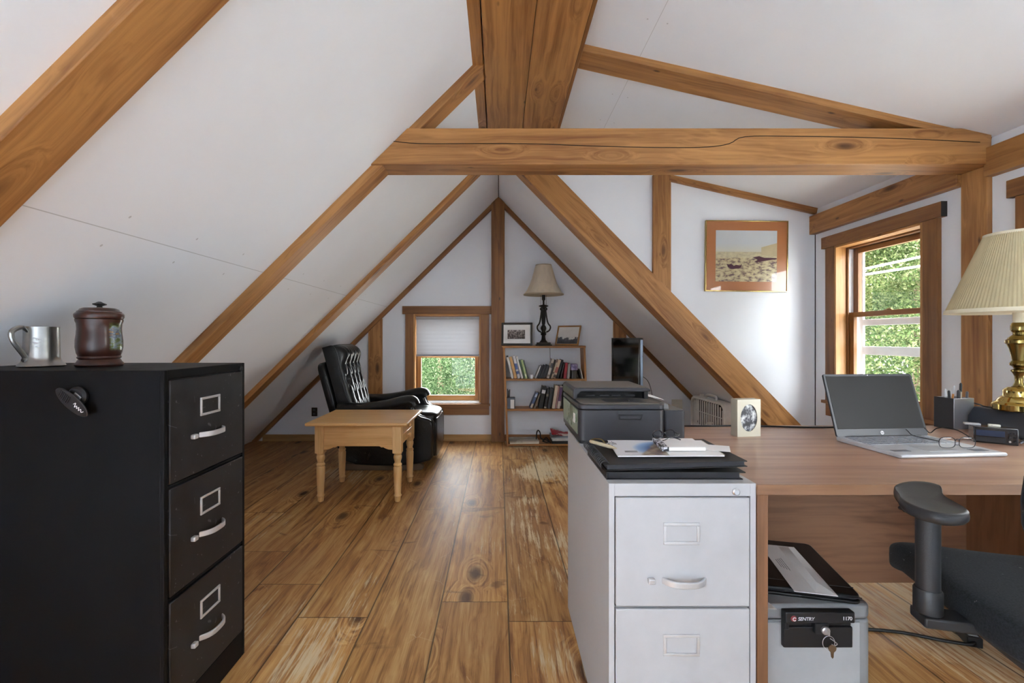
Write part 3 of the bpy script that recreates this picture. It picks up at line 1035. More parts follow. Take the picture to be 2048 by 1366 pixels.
MB().tube([back_surf(.012, v) for v in np.linspace(.02, .985, 24)] + [back_surf(u, .985) for u in np.linspace(.03, .97, 14)] + [back_surf(.988, v) for v in np.linspace(.985, .02, 24)], .006, 6).build('piping', LEATHER, bo)
MB().superbox((-.125, 0, .26), (.08, .54, .56), 8, 32).build('back_shell', LEATHER, bo, ang=80)
MB().prism([(rx(-1.32), 0), (rx(-.665), 0), (rx(-.635), .012), (rx(-.635), .04), (rx(-.66), .055), (rx(-.72), .06), (rx(-1.32), .06)], 'xz', -.33, -.28).build('base_runner', BASEW, rc, bevel=.006)
MB().prism([(rx(-1.32), 0), (rx(-.665), 0), (rx(-.635), .012), (rx(-.635), .04), (rx(-.66), .055), (rx(-.72), .06), (rx(-1.32), .06)], 'xz', .28, .33).build('base_runner', BASEW, rc, bevel=.006)
MB().bx(rx(-1.1), rx(-.8), -.28, .28, .03, .10).build('rocker_mechanism', SHADOW_GAP, rc)

# ---------------------------------------------------------------- wall outlets
OUTLETB = plain('tarnished_outlet_plate', '#3d3528', .5, .4, var=.5, vscale=60)
ou = thing('wall_outlet', 'dark tarnished outlet plate low on the back wall left of the recliner', 'outlet', (-2.0, YB - .004, .317))
MB().box((0, 0, 0), (.062, .007, .094)).build('plate', OUTLETB, ou, bevel=.002)
for z in (-.021, .021):
    MB().box((0, -.005, z), (.032, .006, .028)).build('receptacle', BLACK_PLASTIC, ou, bevel=.004)
    MB().bx(-.008, -.005, -.0086, -.006, z - .004, z + .006).bx(.005, .008, -.0086, -.006, z - .004, z + .006).build('slot', WHITE_TRIM, ou)
ou = thing('wall_outlet', 'white double outlet plate low on the back wall between printer and box fan', 'outlet', (1.94, YB - .004, .395))
IVORY = plain('ivory_plastic', '#e3dfd2', .4)
MB().box((0, 0, 0), (.115, .007, .115)).build('plate', IVORY, ou, bevel=.002)
for x in (-.024, .024):
    for z in (-.022, .022):
        MB().box((x, -.005, z), (.032, .005, .028)).build('receptacle', IVORY, ou, bevel=.004)

# ---------------------------------------------------------------- roller shade in the back window


def mat_shade():
    t = NT('translucent_shade_cloth')
    df = t.node('ShaderNodeBsdfDiffuse')
    tl = t.node('ShaderNodeBsdfTranslucent')
    df.inputs[0].default_value = srgb('#cfcfd2')
    tl.inputs[0].default_value = srgb('#dcdde0')
    mx = t.node('ShaderNodeMixShader')
    mx.inputs[0].default_value = .2
    t.link(df.outputs[0], mx.inputs[1])
    t.link(tl.outputs[0], mx.inputs[2])
    t.n.remove(t.bsdf)
    t.link(mx.outputs[0], t.n['Material Output'].inputs[0])
    return t.m


SHADEC = mat_shade()
rs_ = thing('roller_shade', 'pale cellular shade half lowered in the small back window', 'window shade', ((BW[0] + BW[1]) / 2 + .002, YB + .02, 1.335))
MB().bx(-.345, .345, -.02, .02, -.012, .018).build('head_rail', plain('grey_rail', '#a9aab0', .4), rs_, bevel=.003)
zs = MB()
np_ = 18
poly = []
for k in range(np_ + 1):
    z = -.012 - .385 * k / np_
    poly.append((-.0035 if k % 2 else -.002, z))
for k in range(np_, -1, -1):
    z = -.012 - .385 * k / np_
    poly.append((.0035 if k % 2 else .002, z))
zs.prism(poly, 'yz', -.343, .343)
zs.build('pleated_cloth', SHADEC, rs_)
MB().bx(-.345, .345, -.012, .012, -.415, -.395).build('bottom_rail', plain('grey_bottom_rail', '#9a9ba2', .4), rs_, bevel=.003)
# ================================================================ bookshelf against the back wall
SHELFW = wood('orange_pine_shelf', '#b27f45', '#85562a', 'X', knots=.12, rough=.5)
SHELFZ = wood('orange_pine_shelf_side', '#b27f45', '#85562a', 'Z', knots=.12, rough=.5)
SY0, SY1 = 4.575, 4.775
bs = thing('bookshelf', 'leaning open pine bookshelf right of the king post', 'bookshelf', (.48, 4.675, 0))
bx0, by0 = .48, 4.675
LEAN = -.040 / 1.04
for nm, xb in (('side_board', .085), ('side_board', .913)):
    MB().prism([(xb - bx0, 0), (xb + .02 - bx0, 0), (xb + .02 + LEAN * 1.02 - bx0, 1.02), (xb + LEAN * 1.02 - bx0, 1.02)], 'xz', SY0 - by0, SY1 - by0).build(nm, SHELFZ, bs, bevel=.002)
MB().bx(.040 - bx0, .898 - bx0, SY0 - by0, SY1 - by0, 1.018, 1.04).build('top_board', SHELFW, bs, bevel=.002)
SH2, SH3, SH1 = .700, .390, .030
for z in (SH2, SH3, SH1):
    dx = LEAN * z
    MB().bx(.105 + dx - bx0, .913 + dx - bx0, SY0 - by0, SY1 - by0, z - .02, z).build('shelf', SHELFW, bs, bevel=.002)

# ---------------------------------------------------------------- books
PAGES = plain('book_pages', '#ddd5c2', .8)
_bk = {}


def cover(hexcol):
    if hexcol not in _bk:
        _bk[hexcol] = plain('book_cover_' + str(len(_bk)), hexcol, .5, var=.1, vscale=30)
    return _bk[hexcol]


def two_tone(name, a, b, scale, lo=.45, hi=.55):
    t = NT(name)
    n = t.noise(t.mapping(t.obj(), (1, 1, 1)), scale, 3)
    t.set(color=t.ramp(n, [(lo, srgb(a)), (hi, srgb(b))]), rough=.5)
    return t.m


def book(label, xb, z0, th, h, lean, hexcol, dp=.14, band=None, y=SY0 + .012, name='book', group='books on the pine bookshelf', mat=None):
    """spine faces -y; xb is the spine's bottom middle; lean in degrees, + to the right"""
    m = MB()
    c = .003 if th > .012 else .0015
    m.bx(-th / 2, th / 2, 0, c, 0, h).bx(-th / 2, -th / 2 + c, c, dp, 0, h).bx(th / 2 - c, th / 2, c, dp, 0, h)
    m.bx(-th / 2 + c, th / 2 - c, c, dp - .004, .004, h - .004, mi=1)
    mats = [mat or cover(hexcol), PAGES]
    if band:
        for (f0, f1, col) in band:
            mats.append(cover(col))
            m.bx(-th / 2 + .001, th / 2 - .001, -.0008, .0002, h * f0, h * f1, mi=len(mats) - 1)
    o = m.build(name, mats)
    a = R(lean)
    lift = abs(math.sin(a)) * th / 2 + .0008
    o.location = (xb, y, z0 + lift)
    o.rotation_euler = (0, a, 0)
    return tag(o, label, 'book', group=group)


def SX(c):               # crop column of the upper shelf -> metres on the shelf's front
    return (1000 + c * .1098 - 997) / 193.5


rows2 = [
    ('white-spined book leaning at the left end of the upper shelf', 230, 130, 745, 40, '#d9d6cf', [(.93, 1, '#2a2a2a')]),
    ('tan-spined book beside the white one on the upper shelf', 285, 190, 770, 52, '#c79a5e', None),
    ('white book with blue spine lettering, third on the upper shelf', 345, 250, 750, 50, '#d8d8dc', [(.2, .32, '#43568f'), (.4, .66, '#4a5f9c')]),
    ('plain white book left of the green ones on the upper shelf', 405, 302, 760, 38, '#dcdad6', None),
    ('dark green book leaning on the upper shelf', 447, 356, 825, 24, '#3f5a3a', None),
    ('pale green book leaning on the upper shelf', 481, 396, 822, 38, '#a9bd80', [(.1, .25, '#dfe6c8')]),
    ('thin blackish green book, last of the left-leaning row', 516, 430, 830, 22, '#27332b', None),
    ('thin white book leaning right before the black books', 645, 738, 930, 20, '#cfcdc9', None),
    ('first black book right of the thin white one', 690, 778, 930, 44, '#232528', None),
    ('second black book in the right-leaning row', 740, 828, 925, 44, '#26282c', None),
    ('third black book, left of the patterned white spine', 790, 876, 920, 44, '#2b2a2c', None),
    ('white book with a patterned spine on the upper shelf', 868, 968, 812, 46, '#cfcac2', [(.55, .8, '#4c4a48'), (.1, .2, '#8a7a68')]),
    ('slim brown-black book between two pale spines', 908, 1006, 820, 26, '#3a2f2a', None),
    ('slim cream book left of the red-lettered one', 938, 1030, 868, 26, '#c9b9a0', [(.3, .4, '#40332b')]),
    ('cream book with red spine lettering on the upper shelf', 985, 1085, 825, 54, '#d2b79a', [(.3, .6, '#a95b48'), (.04, .2, '#4f463c')]),
    ('tall black book right of the cream one', 1042, 1136, 822, 44, '#17181b', None),
    ('dark grey book leaning on the tall black book', 1098, 1168, 880, 22, '#3a3b3d', None),
    ('red-spined book on the upper shelf', 1180, 1210, 875, 54, '#9d2432', None),
    ('grey book beside the red one', 1224, 1252, 892, 20, '#a29c98', None),
    ('pale grey book left of the purple container', 1248, 1273, 882, 18, '#b5b0ab', None),
    ('thin black book leaning left by the shelf side', 1472, 1438, 990, 18, '#1e1f22', None),
    ('thin white book leaning left against the shelf side', 1500, 1464, 985, 18, '#d0cfcb', None),
]
for (lab, cb, ct, yt, th, col, band) in rows2:
    xb, xt = SX(cb), SX(ct)
    zt = CAM_Z - (630 + yt * .1098 - 676) / 193.5
    L = math.hypot(xt - xb, zt - SH2)
    book(lab, xb, SH2, th * .1098 / 193.5 * .93, L, math.degrees(math.atan2(xt - xb, zt - SH2)), col, band=band)
WHITE_CUP = plain('white_glazed_ceramic', '#d8d8d6', .3)
o = MB().lathe([(0, 0), (.017, 0), (.0205, .004), (.021, .042), (.0195, .042), (.019, .006), (0, .006)], n=24).build('small_cup', WHITE_CUP, loc=(SX(572), SY0 + .035, SH2))
tag(o, 'tiny white cup between the two rows of books', 'cup')
PURPLE = two_tone('purple_swirled_lid', '#6f648f', '#a79cc0', 22)
SMOKE = plain('smoky_dark_plastic', '#45413c', .25, var=.2)
pj = thing('plastic_tub', 'dark tub with a purple swirled lid on the upper shelf', 'container', (SX(1354), SY0 + .062, SH2))
MB().prism(rrect(-.034, .034, -.042, .042, .018), 'xy', 0, .086).build('tub', SMOKE, pj, bevel=.003)
MB().prism(rrect(-.0375, .0375, -.046, .046, .02), 'xy', .0865, .152).build('lid', PURPLE, pj, bevel=.008, seg=3)


def SX3(c):
    return (1000 + c * .1098 - 997) / 193.5


rows3 = [
    ('blue and white book leaning furthest on the lower shelf', 560, 678, 330, 42, '#4d5f86', [(.05, .3, '#c9c2b0'), (.72, .9, '#b9c6dc')]),
    ('brown book behind the blue one on the lower shelf', 628, 726, 345, 30, '#6d604f', None),
    ('thick black video box with a white label on the lower shelf', 735, 812, 215, 74, '#1d1f22', [(.68, .84, '#d8d8d6')]),
    ('dark box with a pale oval on its spine', 818, 882, 262, 48, '#26292d', [(.62, .75, '#8a8676'), (.03, .09, '#b9b4a0')]),
    ('charcoal box left of the cream book', 884, 944, 245, 62, '#2f3238', None),
    ('cream-spined book on the lower shelf', 968, 1036, 196, 58, '#d7c8b2', None),
    ('thin pink and white book right of the cream one', 1016, 1074, 205, 22, '#b98a86', None),
    ('purple and white book half hidden by the printer', 1062, 1118, 205, 52, '#d0c8bd', [(.33, .95, '#5b3a6a')]),
]
for (lab, cb, ct, yt, th, col, band) in rows3:
    xb, xt = SX3(cb), SX3(ct)
    zt = CAM_Z - (750 + yt * .1098 - 676) / 193.5
    L = math.hypot(xt - xb, zt - SH3)
    book(lab, xb, SH3, th * .1098 / 193.5 * .93, L, math.degrees(math.atan2(xt - xb, zt - SH3)), col, band=band)
book('tall dark blue book seen above the printer under the shelf', .772, SH3, .04, .27, 0, '#2c3446')
book('tall pale book beside the dark blue one above the printer', .813, SH3, .035, .27, 0, '#cfcfd0')
cm = thing('camera_case', 'dark camera case standing high on the lower shelf', 'case', (.704, SY0 + .06, SH3))
MB().prism(rrect(-.045, .045, -.03, .03, .015), 'xy', 0, .245).build('case_body', BLACK_PLASTIC, cm, bevel=.008)
MB().tube(arc(0, .245, .03, 0, 180, 10) and [(x, 0, z) for x, z in arc(0, .243, .03, 0, 180, 10)], .004, 6).build('strap', BLACK_PLASTIC, cm)
ph = thing('pen_holder', 'grey desk caddy with dark pens at the left of the lower shelf', 'pen holder', (SX3(200), SY0 + .05, SH3))
MB().bx(-.042, .042, -.04, .04, 0, .115).build('caddy', plain('slate_plastic', '#59606b', .5), ph, bevel=.003)
MB().bx(-.006, .033, -.0415, -.0395, .004, .095).build('paper_label', PAPER, ph)
for k, (x, h) in enumerate(((-.034, .2), (-.026, .185), (-.015, .195))):
    MB().tube([(x, .0, .1), (x + .002 * k, .004, h)], .0045, 8).build('pen', BLACK_PLASTIC, ph)

# bottom shelf
o = MB().bx(-.15, .15, -.095, .095, 0, .014, mi=0).bx(-.152, .152, -.097, .097, .014, .03, mi=1).build('photo_book', [PAGES, two_tone('photo_book_cover', '#8c8272', '#b7ad9c', 6)], bevel=.002, loc=(.262, 4.672, SH1 + .0005), rot=(0, 0, R(3)))
tag(o, 'flat beige picture book lying on the bottom shelf', 'book')
BL = plain('black_cord', '#0f1012', .45)
o = MB().tube(spline([(.395, 4.66, SH1 + .02), (.40, 4.65, SH1 + .10), (.415, 4.65, SH1 + .125), (.435, 4.65, SH1 + .10), (.44, 4.65, SH1 + .05), (.47, 4.65, SH1 + .03), (.50, 4.655, SH1 + .045), (.53, 4.645, SH1 + .01), (.50, 4.63, SH1 + .006), (.46, 4.62, SH1 + .02), (.49, 4.61, SH1 + .035), (.54, 4.60, SH1 + .008)], 6), .0065, 8).build('coiled_cord', BL)
tag(o, 'tangle of black cord between the stacks on the bottom shelf', 'cord')
stk = [('#1c1d20', .030, .0, 'black binder at the bottom of the magazine pile'), ('#c9c6c2', .018, 2, 'white magazine directly on the black binder'), ('#b9b9bb', .014, -3, 'pale magazine in the middle of the pile'),
       ('#7f8590', .014, 4, 'bluish magazine near the top of the pile')]
z = SH1 + .0005
for col, h, a, lab in stk:
    o = MB().bx(-.135, .135, -.095, .095, 0, h).build('magazine', cover(col), bevel=.002, loc=(.685, 4.672, z), rot=(0, 0, R(a)))
    tag(o, lab, 'magazine', group='magazine pile on the bottom shelf')
    z += h + .0006
RED = two_tone('red_white_print', '#b3222f', '#d8cfc8', 9, .50, .56)
o = MB().grid(10, 6, lambda u, v: (-.115 + .23 * u, -.08 + .16 * v, .045 * (1 - u) * (.4 + .6 * v) + .004 * math.sin(9 * u))).build('magazine', RED, loc=(.665, 4.66, z + .003))
so_ = o.modifiers.new('Solid', 'SOLIDIFY')
so_.thickness = .006
tag(o, 'curled red and white magazine on top of the pile', 'magazine', group='magazine pile on the bottom shelf')

# ---------------------------------------------------------------- frames on top of the shelf


def frame_parts(rt, w, h, b, th, fm, mat_m, photo_fn, mat_b, M, photo_rect):
    """picture frame in local xz, front at -y; M places it inside the root"""
    m = MB()
    m.bx(-w / 2, w / 2, -th, 0, 0, b, M).bx(-w / 2, w / 2, -th, 0, h - b, h, M).bx(-w / 2, -w / 2 + b, -th, 0, b, h - b, M).bx(w / 2 - b, w / 2, -th, 0, b, h - b, M)
    m.build('frame', fm, rt, bevel=min(.003, b * .3))
    MB().bx(-w / 2 + b * .7, w / 2 - b * .7, -th * .55, -th * .3, b * .7, h - b * .7, M).build('mat_board', mat_m, rt)
    x0, x1, z0, z1 = photo_rect
    p = MB().bx(x0, x1, -.0006, .0006, z0, z1).build('photograph', photo_fn, rt)
    p.matrix_local = M @ Matrix.Translation((0, -th * .55 - .0007, 0))
    return p


def mat_photo(name, stops, scale, detail=5, vert=None, sx=1):
    t = NT(name)
    o = t.obj()
    n = t.noise(t.mapping(o, (sx, 1, 1)), scale, detail, .65)
    if vert is not None:
        z = t.sep(t.gen())[2]
        n = t.math('ADD', t.math('MULTIPLY', n, vert[0]), t.math('MULTIPLY', z, vert[1]))
    t.set(color=t.ramp(n, [(p, srgb(c)) for p, c in stops]), rough=.35)
    return t.m


BF = plain('black_stained_frame', '#33312c', .45)
f1 = thing('framed_photo', 'black framed group photograph with a wide white mat on the bookshelf', 'picture frame', (.192, 4.645, 1.0405), R(-4))
M1 = Matrix.Rotation(R(-11), 4, 'X')
frame_parts(f1, .325, .243, .022, .016, BF, PAPER, mat_photo('group_photo', [(.3, '#1d1a1a'), (.48, '#4a4442'), (.56, '#7d736e'), (.72, '#c9c2bc')], 55, 4, (1.0, .08)), PAPER, M1, (-.098, .085, .07, .165))
MB().bx(-.03, .03, .0, .004, 0, .2, Matrix.Translation((0, .085, 0)) @ Matrix.Rotation(R(14), 4, 'X')).build('stand', BF, f1)
WF = plain('light_wood_frame', '#a4763f', .45, var=.12)
f2 = thing('framed_photo', 'light wood framed black and white snapshot leaning beside the shelf lamp', 'picture frame', (.71, 4.63, 1.0415), R(-32))
M2 = Matrix.Rotation(R(-22), 4, 'X')
frame_parts(f2, .262, .222, .016, .014, WF, PAPER, mat_photo('snapshot', [(.25, '#24262a'), (.40, '#4a4e55'), (.43, '#d2d1cd'), (.8, '#e4e3df')], 9, 4, (.6, .36), 1.0), PAPER, M2, (-.113, .113, .018, .204))
MB().bx(-.025, .025, .0, .004, 0, .17, Matrix.Translation((0, .13, 0)) @ Matrix.Rotation(R(20), 4, 'X')).build('stand', BLACK_PLASTIC, f2)

# ---------------------------------------------------------------- shelf lamp
BRONZE = plain('dark_bronze', '#2c2822', .42, .6, var=.25, vscale=40)


def mat_lampshade(name, col, tr=.25, pleat=0):
    t = NT(name)
    df = t.node('ShaderNodeBsdfDiffuse')
    tl = t.node('ShaderNodeBsdfTranslucent')
    n = t.noise(t.mapping(t.obj(), (40, 40, 6)), 1.0, 3)
    c = srgb(col)
    base = t.ramp(n, [(.3, tuple(x * .9 for x in c[:3])), (.7, c)])
    t.link(base, df.inputs[0])
    t.link(base, tl.inputs[0])
    mx = t.node('ShaderNodeMixShader')
    mx.inputs[0].default_value = tr
    t.link(df.outputs[0], mx.inputs[1])
    t.link(tl.outputs[0], mx.inputs[2])
    t.n.remove(t.bsdf)
    t.link(mx.outputs[0], t.n['Material Output'].inputs[0])
    return t.m


SHADE1 = mat_lampshade('beige_silk_shade', '#f6ecd8', .4)
TRIMC = plain('shade_trim_tape', '#c5b79c', .8)
sl = thing('table_lamp', 'dark bronze lamp with a bell shade on top of the bookshelf', 'lamp', (.468, 4.625, 1.0405))
MB().prism(rrect(-.08, .08, -.07, .07, .01), 'xy', 0, .014).prism(rrect(-.07, .07, -.062, .062, .01), 'xy', .014, .034).build('foot', BRONZE, sl, bevel=.004)
MB().lathe([(0, .034), (.045, .034), (.036, .046), (.024, .06), (.020, .085), (.019, .105), (.028, .112), (.030, .118), (.024, .124), (.034, .131), (.024, .139), (.018, .15), (.024, .16), (.031, .18), (.025, .20), (.014, .215),
            (.018, .23), (.023, .30), (.018, .385), (.020, .395), (.052, .41), (.045, .418), (.014, .425), (.009, .43), (.009, .47), (.018, .475), (.018, .53), (0, .53)], n=24).build('stem', BRONZE, sl, ang=50)
for k, a in enumerate((20, 140, 260)):
    M = Matrix.Rotation(R(a), 4, 'Z')
    pts = spline([(.018, 0, .395), (.034, 0, .388), (.036, 0, .376), (.026, 0, .372), (.03, 0, .33), (.043, 0, .26), (.058, 0, .225), (.076, 0, .205), (.078, 0, .18), (.062, 0, .155), (.035, 0, .142)], 5)
    MB().tube(pts, .008, 8, M).build('scroll_arm', BRONZE, sl)
prof = [(.207, .528), (.203, .532), (.170, .58), (.142, .64), (.120, .70), (.101, .77), (.088, .82), (.081, .835)]
sh = MB().lathe(prof + [(r - .0025, z) for r, z in prof[::-1]], n=48).build('shade', SHADE1, sl, ang=60)
MB().lathe([(.204, .526), (.209, .526), (.208, .536), (.203, .536)], n=48).lathe([(.079, .829), (.084, .829), (.083, .839), (.078, .839)], n=48).build('trim_tape', TRIMC, sh)
MB().tube([(math.cos(t) * .03, 0, .50 + .2 * math.sin(t)) for t in np.linspace(-.4, math.pi + .4, 14)], .0015, 6).tube([(0, 0, .70), (.08, 0, .832)], .0015, 6).tube([(0, 0, .70), (-.08, 0, .832)], .0015, 6).tube([(0, 0, .7), (0, 0, .85)], .004, 8).build('harp', BRONZE, sl)
MB().tube(spline([(.07, .06, .004), (.08, .12, .003), (.085, .16, -.02), (.09, .165, -.2), (.105, .17, -.34)], 5), .0022, 6).build('cord', BL, sl)

# ---------------------------------------------------------------- flat screen on its low stand, behind the printer
TVB = plain('gloss_black_bezel', '#16171a', .2, coat=.4)
SCREEN = plain('dark_screen_glass', '#0b0c0e', .06, spec=.6, var=.02)
tc_ = Vector((1.103, 3.875, 0))
ang = math.atan2(-.45, .114)           # direction of the screen's width, far edge to near edge
st = thing('low_stand', 'low dark stand under the flat screen, hidden behind the printer', 'stand', (1.10, 3.90, 0))
DKW = wood('dark_stand_wood', '#4a3526', '#2e2018', 'X', rough=.5)
MB().bx(-.2, .26, -.2, .2, .572, .594).build('stand_top', DKW, st, bevel=.003)
for sx in (-.18, .24):
    for sy in (-.18, .18):
        MB().bx(sx - .02, sx + .02, sy - .02, sy + .02, 0, .572).build('leg', DKW, st, bevel=.003)
tv = thing('flat_screen', 'black flat screen turned left towards the bookshelf', 'television', (tc_.x, tc_.y, .595), ang)
# local x = width (towards the viewer), screen faces local -y
TW = .464
MB().bx(-TW / 2, TW / 2, .0, .032, .05, .526).build('housing', TVB, tv, bevel=.006, seg=3)
b = .014
MB().bx(-TW / 2, TW / 2, -.006, .002, .05, .05 + .03).bx(-TW / 2, TW / 2, -.006, .002, .526 - b, .526).bx(-TW / 2, -TW / 2 + b, -.006, .002, .08, .526 - b).bx(TW / 2 - b, TW / 2, -.006, .002, .08, .526 - b).build('bezel', TVB, tv, bevel=.002)
MB().bx(-TW / 2 + b, TW / 2 - b, -.001, .001, .08, .526 - b).build('screen', SCREEN, tv)
MB().bx(TW / 2, TW / 2 + .003, .004, .026, .07, .51).build('side_strip', plain('steel_blue_edge', '#7e8ea3', .3, .4), tv, bevel=.001)
MB().bx(-.03, .03, .006, .026, .01, .2).build('neck', TVB, tv, bevel=.003)
MB().lathe([(0, 0), (.115, 0), (.12, .004), (.115, .008), (0, .012)], n=36, M=Matrix.Translation((0, .0, 0)) @ Matrix.Diagonal((1.0, .95, 1, 1))).build('foot', plain('dark_blue_glass', '#1c2430', .12), tv)
MB().tube(spline([(TW / 2 - .05, .034, .22), (TW / 2, .08, .16), (TW / 2 - .02, .13, .02), (.1, .16, .003)], 6), .0025, 6).build('cable', BL, tv)

# ---------------------------------------------------------------- box fan under the right slope
FANP = plain('yellowed_fan_plastic', '#f0eee8', .5, var=.06)
fan = thing('box_fan', 'old white box fan on the floor under the right slope', 'fan', (1.97, 4.12, 0), math.atan2(-.60, .03))
# local x = width, face at local -y (towards the left of the room)
fw, fh, fd = .60, .555, .10
rr_o, rr_i = rrect(-fw / 2, fw / 2, .02, fh, .07, 6), rrect(-fw / 2 + .022, fw / 2 - .022, .042, fh - .022, .055, 6)
m = MB()
n = len(rr_o)
v = [(x, -fd / 2, z) for x, z in rr_o] + [(x, fd / 2, z) for x, z in rr_o] + [(x, -fd / 2, z) for x, z in rr_i] + [(x, fd / 2, z) for x, z in rr_i]
f = []
for k in range(n):
    j = (k + 1) % n
    f += [(k, j, n + j, n + k), (2 * n + k, 3 * n + k, 3 * n + j, 2 * n + j), (k, 2 * n + k, 2 * n + j, j), (n + k, n + j, 3 * n + j, 3 * n + k)]
m.add(v, f)
m.build('housing', FANP, fan, bevel=.005)
g = MB()
for sgn in (-1, 1):
    for k in range(15):
        x = -fw / 2 + .035 + (fw - .07) * k / 14
        top = fh - .025 - (.04 if k in (0, 14) else .015 if k in (1, 13) else 0)
        g.box((x, sgn * (fd / 2 - .008), (top + .045) / 2), (.006, .01, top - .045))
    for z in (.16, .29, .42):
        g.box((0, sgn * (fd / 2 - .010), z), (fw - .05, .005, .006))
g.build('grille', FANP, fan)
bl_ = MB()
for k in range(5):
    a = 2 * math.pi * k / 5
    M = Matrix.Translation((0, 0, .29)) @ Matrix.Rotation(a, 4, 'Y') @ Matrix.Rotation(R(24), 4, 'Z')
    bl_.prism([(-.03, .04), (.03, .04), (.085, .20), (.04, .225), (-.06, .21)], 'xz', -.002, .002, M)
bl_.build('blade_rotor', plain('grey_fan_blades', '#6d6a64', .4), fan)
MB().lathe([(0, -.03), (.05, -.03), (.055, 0), (.05, .03), (0, .03)], n=24, M=Matrix.Translation((0, 0, .29)) @ Matrix.Rotation(R(90), 4, 'X')).build('motor_hub', FANP, fan)
MB().bx(-fw / 2 + .03, fw / 2 - .03, .020, .024, .05, fh - .03).build('gap_shade_sheet', plain('dark_gap_shade', '#2e2822', .8), fan)  # solid dark sheet that paints shade into the gaps between grille bars
MB().tube(spline([(-.09, 0, fh - .005), (-.08, 0, fh + .028), (0, 0, fh + .036), (.08, 0, fh + .028), (.09, 0, fh - .005)], 5), .011, 8).build('carry_handle', FANP, fan)
MB().lathe([(0, 0), (.02, 0), (.018, .022), (0, .024)], (-.17, 0, fh), 18).build('speed_knob', FANP, fan)
MB().bx(-.25, -.19, -.06, .06, 0, .022).bx(.19, .25, -.06, .06, 0, .022).build('foot', FANP, fan, bevel=.004)
# ================================================================ desk
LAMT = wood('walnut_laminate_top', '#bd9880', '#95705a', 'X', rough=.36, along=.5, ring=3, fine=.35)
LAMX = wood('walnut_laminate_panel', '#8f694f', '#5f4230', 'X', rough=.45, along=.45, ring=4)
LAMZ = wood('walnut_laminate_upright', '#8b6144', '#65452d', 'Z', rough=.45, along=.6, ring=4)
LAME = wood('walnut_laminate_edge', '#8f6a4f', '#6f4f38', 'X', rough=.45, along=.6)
DX0, DX1, DY0, DY1 = .668, 2.42, 1.15, 1.933
dk = thing('desk', 'brown laminate desk under the right window', 'desk', (1.5, 1.5, 0))
d = lambda x: x - 1.5
MB().bx(d(DX0), d(DX1), d(DY0) + .003, d(DY1), .7145, .7405).build('desk_top', LAMT, dk, bevel=.0015)
MB().bx(d(DX0), d(DX1), d(DY0), d(DY0) + .003, .7145, .7402).build('front_edge', LAME, dk)
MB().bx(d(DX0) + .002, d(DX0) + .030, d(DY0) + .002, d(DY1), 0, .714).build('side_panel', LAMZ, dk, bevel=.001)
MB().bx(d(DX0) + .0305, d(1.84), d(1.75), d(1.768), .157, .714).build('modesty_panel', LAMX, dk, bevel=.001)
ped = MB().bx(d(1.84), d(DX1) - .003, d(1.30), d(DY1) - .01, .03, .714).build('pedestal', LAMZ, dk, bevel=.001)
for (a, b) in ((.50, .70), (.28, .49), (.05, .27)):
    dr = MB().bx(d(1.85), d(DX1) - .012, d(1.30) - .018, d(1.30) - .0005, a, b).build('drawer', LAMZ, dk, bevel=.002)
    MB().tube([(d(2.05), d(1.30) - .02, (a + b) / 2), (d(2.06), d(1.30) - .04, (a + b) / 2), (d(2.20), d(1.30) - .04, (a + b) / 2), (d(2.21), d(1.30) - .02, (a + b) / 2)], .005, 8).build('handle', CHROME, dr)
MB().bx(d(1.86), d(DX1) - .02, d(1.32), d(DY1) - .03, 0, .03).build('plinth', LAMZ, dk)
DT = .7408

# ---------------------------------------------------------------- printer on the white cabinet
PRB = plain('charcoal_printer_plastic', '#333337', .42, var=.05)
PRT = plain('dusty_grey_printer_lid', '#6a6660', .5, var=.08)
PRG = plain('green_glow_printer_side', '#7f917a', .28, var=.08)  # green reflected light painted into the colour of the printer's left side
px0, py0 = .476, 1.575
pt = thing('printer', 'dark grey inkjet printer on the back of the white file cabinet', 'printer', (px0, py0, .7435))
MB().prism(rrect(-.186, .112, .010, .375, .012), 'xy', 0, .012).build('base', BLACK_PLASTIC, pt)
MB().prism(rrect(-.191, .115, 0, .395, .022), 'xy', .012, .121).build('body', PRB, pt, bevel=.002)
MB().bx(-.1925, -.1905, .03, .37, .03, .118).build('side_green_glow', PRG, pt, bevel=.001)  # thin panel that carries the painted green light
MB().bx(-.194, -.1924, .075, .105, .062, .095).build('side_sticker', PAPER, pt)
MB().prism(rrect(-.192, .116, -.003, .396, .024), 'xy', .1235, .140).build('lid_rim', PRB, pt, bevel=.003)
MB().prism(rrect(-.180, .104, .012, .385, .018), 'xy', .140, .1425).build('scan_lid', PRT, pt, bevel=.001)
MB().bx(-.085, .06, .04, .125, .1425, .1432).build('output_recess', PRB, pt)
MB().lathe([(0, 0), (.004, 0), (.003, .004), (0, .004)], (.005, .075, .1432), 12).build('paper_stop', BLACK_PLASTIC, pt)
adf = MB()
adf.prism([(-.191, .143), (-.191, .176), (-.180, .185), (.095, .185), (.106, .180), (.106, .172), (.085, .171), (-.160, .171), (-.174, .160), (-.178, .143)], 'xz', .125, .395)
adf.build('document_feeder', PRB, pt, bevel=.004, seg=3)
MB().prism(rrect(-.182, .096, .135, .388, .015), 'xy', .1852, .187).build('feeder_top', PRT, pt, bevel=.001)
MB().bx(-.172, .098, .165, .385, .1433, .1705).build('feeder_slot', SHADOW_GAP, pt)
rb = MB()
for x in (-.12, -.065, -.02, .035):
    rb.bx(x - .018, x + .018, .150, .165, .152, .155)
rb.build('feed_guides', PRB, pt)
MB().prism([(.086, .171), (.086, .1425), (.100, .1425), (.100, .171)], 'xz', .14, .38).build('feeder_arm', BLACK_PLASTIC, pt)
